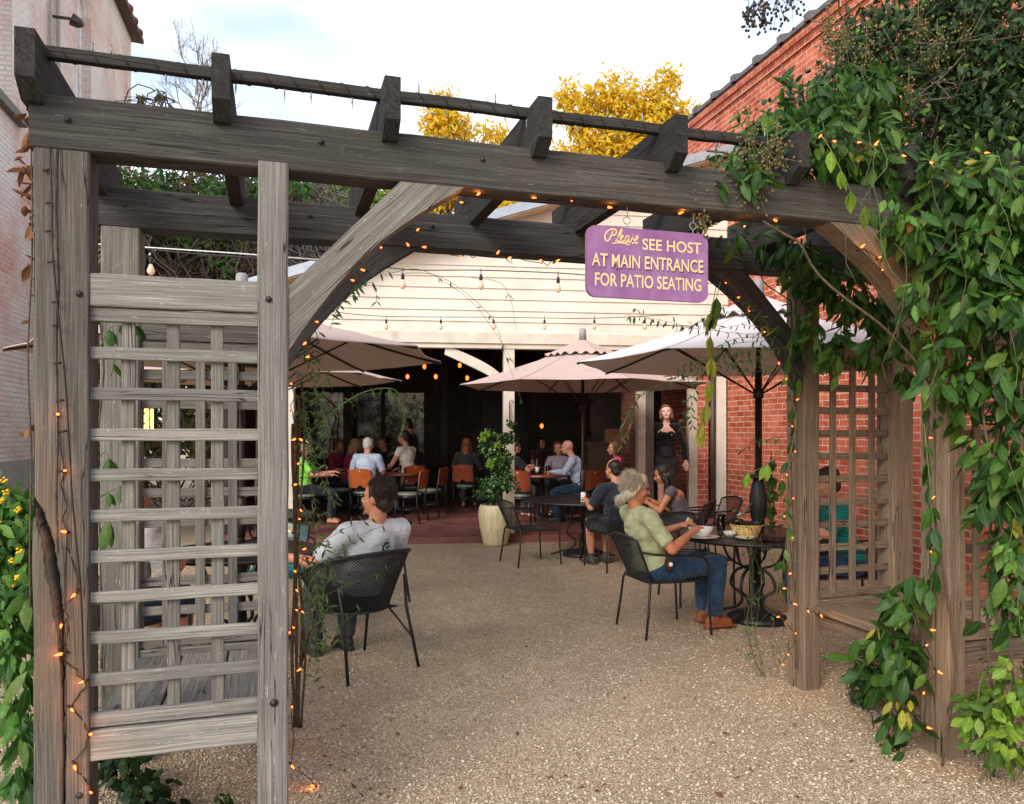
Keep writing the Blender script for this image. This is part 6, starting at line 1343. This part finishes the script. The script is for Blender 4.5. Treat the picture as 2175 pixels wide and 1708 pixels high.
string_lights("amber fairy lights running down the cracked front-left post", on([(120, 880), (135, 1000), (140, 1130), (160, 1260), (130, 1325), (133, 1388), (178, 1447), (150, 1505), (190, 1560), (157, 1625), (195, 1685)], ff))
string_lights("amber fairy lights along the underside of the front beam", on([(983, 430), (1019, 409), (1068, 408), (1140, 418), (1215, 428), (1290, 440), (1352, 428), (1398, 428), (1440, 454), (1517, 444), (1582, 480), (1650, 470), (1735, 452), (1800, 480)], front(.05)))
string_lights("amber fairy lights climbing the front-right knee brace", on([(1827, 527), (1865, 548), (1874, 574), (1905, 620), (1935, 675), (1980, 712), (1985, 762)], ff))
string_lights("amber fairy lights down the front-right post above the gravel", on([(1975, 800), (1972, 930), (1975, 1060), (1976, 1170), (1978, 1290), (1975, 1338), (1966, 1372), (1990, 1425), (1962, 1470), (1968, 1545)], front(-.035)))
string_lights("amber fairy lights spiralling round the rear-right post", on([(1655, 770), (1672, 805), (1690, 850), (1680, 905), (1690, 960), (1672, 1008), (1684, 1060), (1666, 1095), (1680, 1140), (1680, 1217), (1662, 1250), (1684, 1282), (1655, 1310), (1690, 1345), (1676, 1390), (1660, 1410)], front(1.02)))
string_lights("amber fairy lights under the edge of the right-hand bench", on([(1715, 1296), (1742, 1305), (1790, 1322), (1816, 1338), (1860, 1350)], front(.9)))
string_lights("amber fairy lights on the rear-right knee brace beside the sign", on([(1540, 600), (1565, 633), (1592, 662), (1625, 705)], fr))
string_lights("amber fairy lights along the rear beam and left knee braces", on([(650, 727), (657, 757), (676, 684), (752, 597), (775, 575), (808, 526), (868, 523), (885, 490), (905, 525), (980, 545), (1055, 540), (1085, 547), (1150, 553), (1180, 556)], front(.55)), wob=.03)
string_lights("amber fairy lights tangled in the vine beside the pale inner post", on([(618, 815), (620, 872), (628, 932), (642, 936), (632, 985), (624, 1030), (637, 1082), (634, 1102), (618, 1130), (650, 1165), (628, 1215), (628, 1252), (632, 1297), (640, 1298), (625, 1335), (617, 1342), (640, 1420), (619, 1500), (618, 1625), (668, 1670)], lambda u, v: W(u, v, 4.0 if v < 1560 else 3.5)))
string_lights("amber fairy lights half buried in the vine over the front-right beam", on([(1738, 293), (1775, 301), (1820, 303), (1857, 310), (1915, 330), (1980, 347), (2090, 325)], lambda u, v: W(u, v, 3.42)))
for o in (mini, minisock): bpy.data.objects.remove(o)
# unlit string on the top strip is wire only
tw_ = thing("dark_string", "unlit string of tiny bulbs wrapped along the top strip of the pergola", "string lights", P(0, .05, 2.95)); mb = MB(); pts = []
for k in range(420): a = k*.55; s = -.05+k*.0085; pts.append(P(s, .055+.024*math.cos(a), 2.925+.026*math.sin(a)))
mb.tube(pts, .002, 4); mb.build("wire", M_wire, tw_)
for k in range(26):
    s = .05+k*.135+random.uniform(-.04, .04); up_ = random.choice((1, -1, -1, -1)); mb = MB(); p = P(s, .05, 2.925+.026*up_); mb.tube([p, p+UZ*.022*up_], .0032, 6); mb.tube([p+UZ*.022*up_, p+UZ*.044*up_], [.003, .0008], 6); mb.build("bulb", M_fin, tw_)
cw = thing("post_wire", "dark knobbly wire running down the face of the front-left post", "wire", P(-.02, 0, 0)); mb = MB()
mb.tube(walk(P(-.035, -.006, 2.58), W(178, 1440, 2.655), .012, 40), .0035, 6)
for (u, v) in ((97, 360), (103, 430), (103, 490), (108, 555), (117, 640), (118, 690), (122, 770), (128, 850), (133, 915)): p = W(u+8, v, 2.66); mb.tube([p, p+Vector((-.022, -.004, -.004))], .004, 6)
mb.build("wire", M_wire, cw)
# patio bulbs on cable
def festoon(label, pts, bulbs, r=.030, hang=.10, group="festoon bulb strings"):
    t_ = thing("festoon_lights", label, "string lights", pts[0], 0, group); mb = MB(); mb.tube(smooth(pts, 8), .005, 6); mb.build("cable", M_bwire, t_)
    for b_ in bulbs:
        b_ = Vector(b_); mb = MB(); mb.tube([b_+UZ*hang, b_+UZ*.05], .004, 6); mb.lathe([(.0, .075), (.012, .075), (.016, .055), (.016, .02), (0, .02)], b_, 12); so_ = mb.build("socket", M_bwire, t_)
        mb = MB(); mb.lathe([(.011, .02), (.018, .0), (r*.85, -.03), (r*.8, -.05), (r*.4, -.068), (.0, -.072)], b_, 14); mb.build("bulb", M_bulbg, so_)
        mb = MB(); mb.lathe([(.0, .0), (.010, -.008), (.011, -.038), (0, -.046)], b_, 8); mb.build("filament", M_fil, so_)
Yn, Yf = 7.3, 11.1
festoon("near string of clear hanging bulbs crossing the upper clapboard", [W(600, 520, 6.2), W(720, 548, 6.8), W(855, 572, Yn), W(1020, 574, Yn), W(1185, 580, Yn), W(1350, 590, Yn), W(1655, 580, Yn)], [W(855, 598, Yn), W(1021, 600, Yn), W(1185, 606, Yn), W(1652, 612, Yn)], .034, .13)
festoon("farther string of clear hanging bulbs low along the clapboard", [W(700, 662, Yf), W(820, 672, Yf), W(1050, 674, Yf), W(1260, 676, Yf), W(1440, 668, Yf)], [W(u, 690, Yf) for u in (820, 936, 1048, 1156, 1262, 1369)], .034, .13)
festoon("string with one glowing bulb high behind the left lattice", [W(200, 500, 6.4), W(300, 527, 6.4), W(500, 545, 6.4), W(720, 555, 6.6)], [W(320, 566, 6.4)], .036, .13)
for u, v in ((820, 776), (865, 800), (901, 779), (925, 800), (976, 776), (992, 803), (1150, 905)):
    p = at(u, 13.6, 1.6-(v-918)*13.6/1650)
    t_ = thing("hanging_bulb", {820: "leftmost glowing bulb under the dark pavilion ceiling", 865: "glowing bulb in the lower row, left, under the dark ceiling", 901: "glowing bulb in the upper row above the umbrella tip", 925: "glowing bulb in the middle of the lower row under the dark ceiling", 976: "glowing bulb in the upper row nearest the curved brace", 992: "glowing bulb in the lower row nearest the middle umbrella brim", 1150: "small glow deep inside right of the cream post"}[u], "bulb", p)
    mb = MB(); mb.ell(p, (.03, .03, .042), None, 12, 8); mb.build("bulb", M_hot, t_)
    mb = MB(); mb.tube([p+UZ*.035, Vector((p.x, p.y, 3.2))], .004, 5); mb.build("cord", M_bwire, t_)
# lit lantern glimpsed through the left lattice
ln_ = thing("amber_lantern", "small amber lantern with a crossed frame glowing behind the left lattice", "lantern", W(312, 900, 9.0)); lp = Vector(ln_.location)
mb = MB(); mb.box(lp, (.10, .10, .34)); mb.build("glow", emit("lantern_glow", (1, .45, .08), 3), ln_)
mb = MB()
for sx in (-1, 1):
    for sy in (-1, 1): mb.tube([lp+Vector((sx*.055, sy*.055, -.2)), lp+Vector((sx*.055, sy*.055, .2))], .008, 5)
for k in range(3):
    for sg_ in (-1, 1): mb.tube([lp+Vector((-.055*sg_, -.056, -.17+.115*k)), lp+Vector((.055*sg_, -.056, -.055+.115*k))], .005, 5)
mb.tube([lp+UZ*.2, lp+UZ*1.6], .004, 5); mb.build("frame", M_bronze, ln_)
# white conduit wire high on the left
wr = thing("guy_wire", "thin white guy wire crossing behind the left posts", "wire", W(280, 525, 8)); mb = MB(); mb.tube([W(200, 518, 8), W(500, 538, 8), W(680, 552, 8)], .006, 5); mb.build("wire", plain("white_wire", (.7, .7, .7), .5), wr)
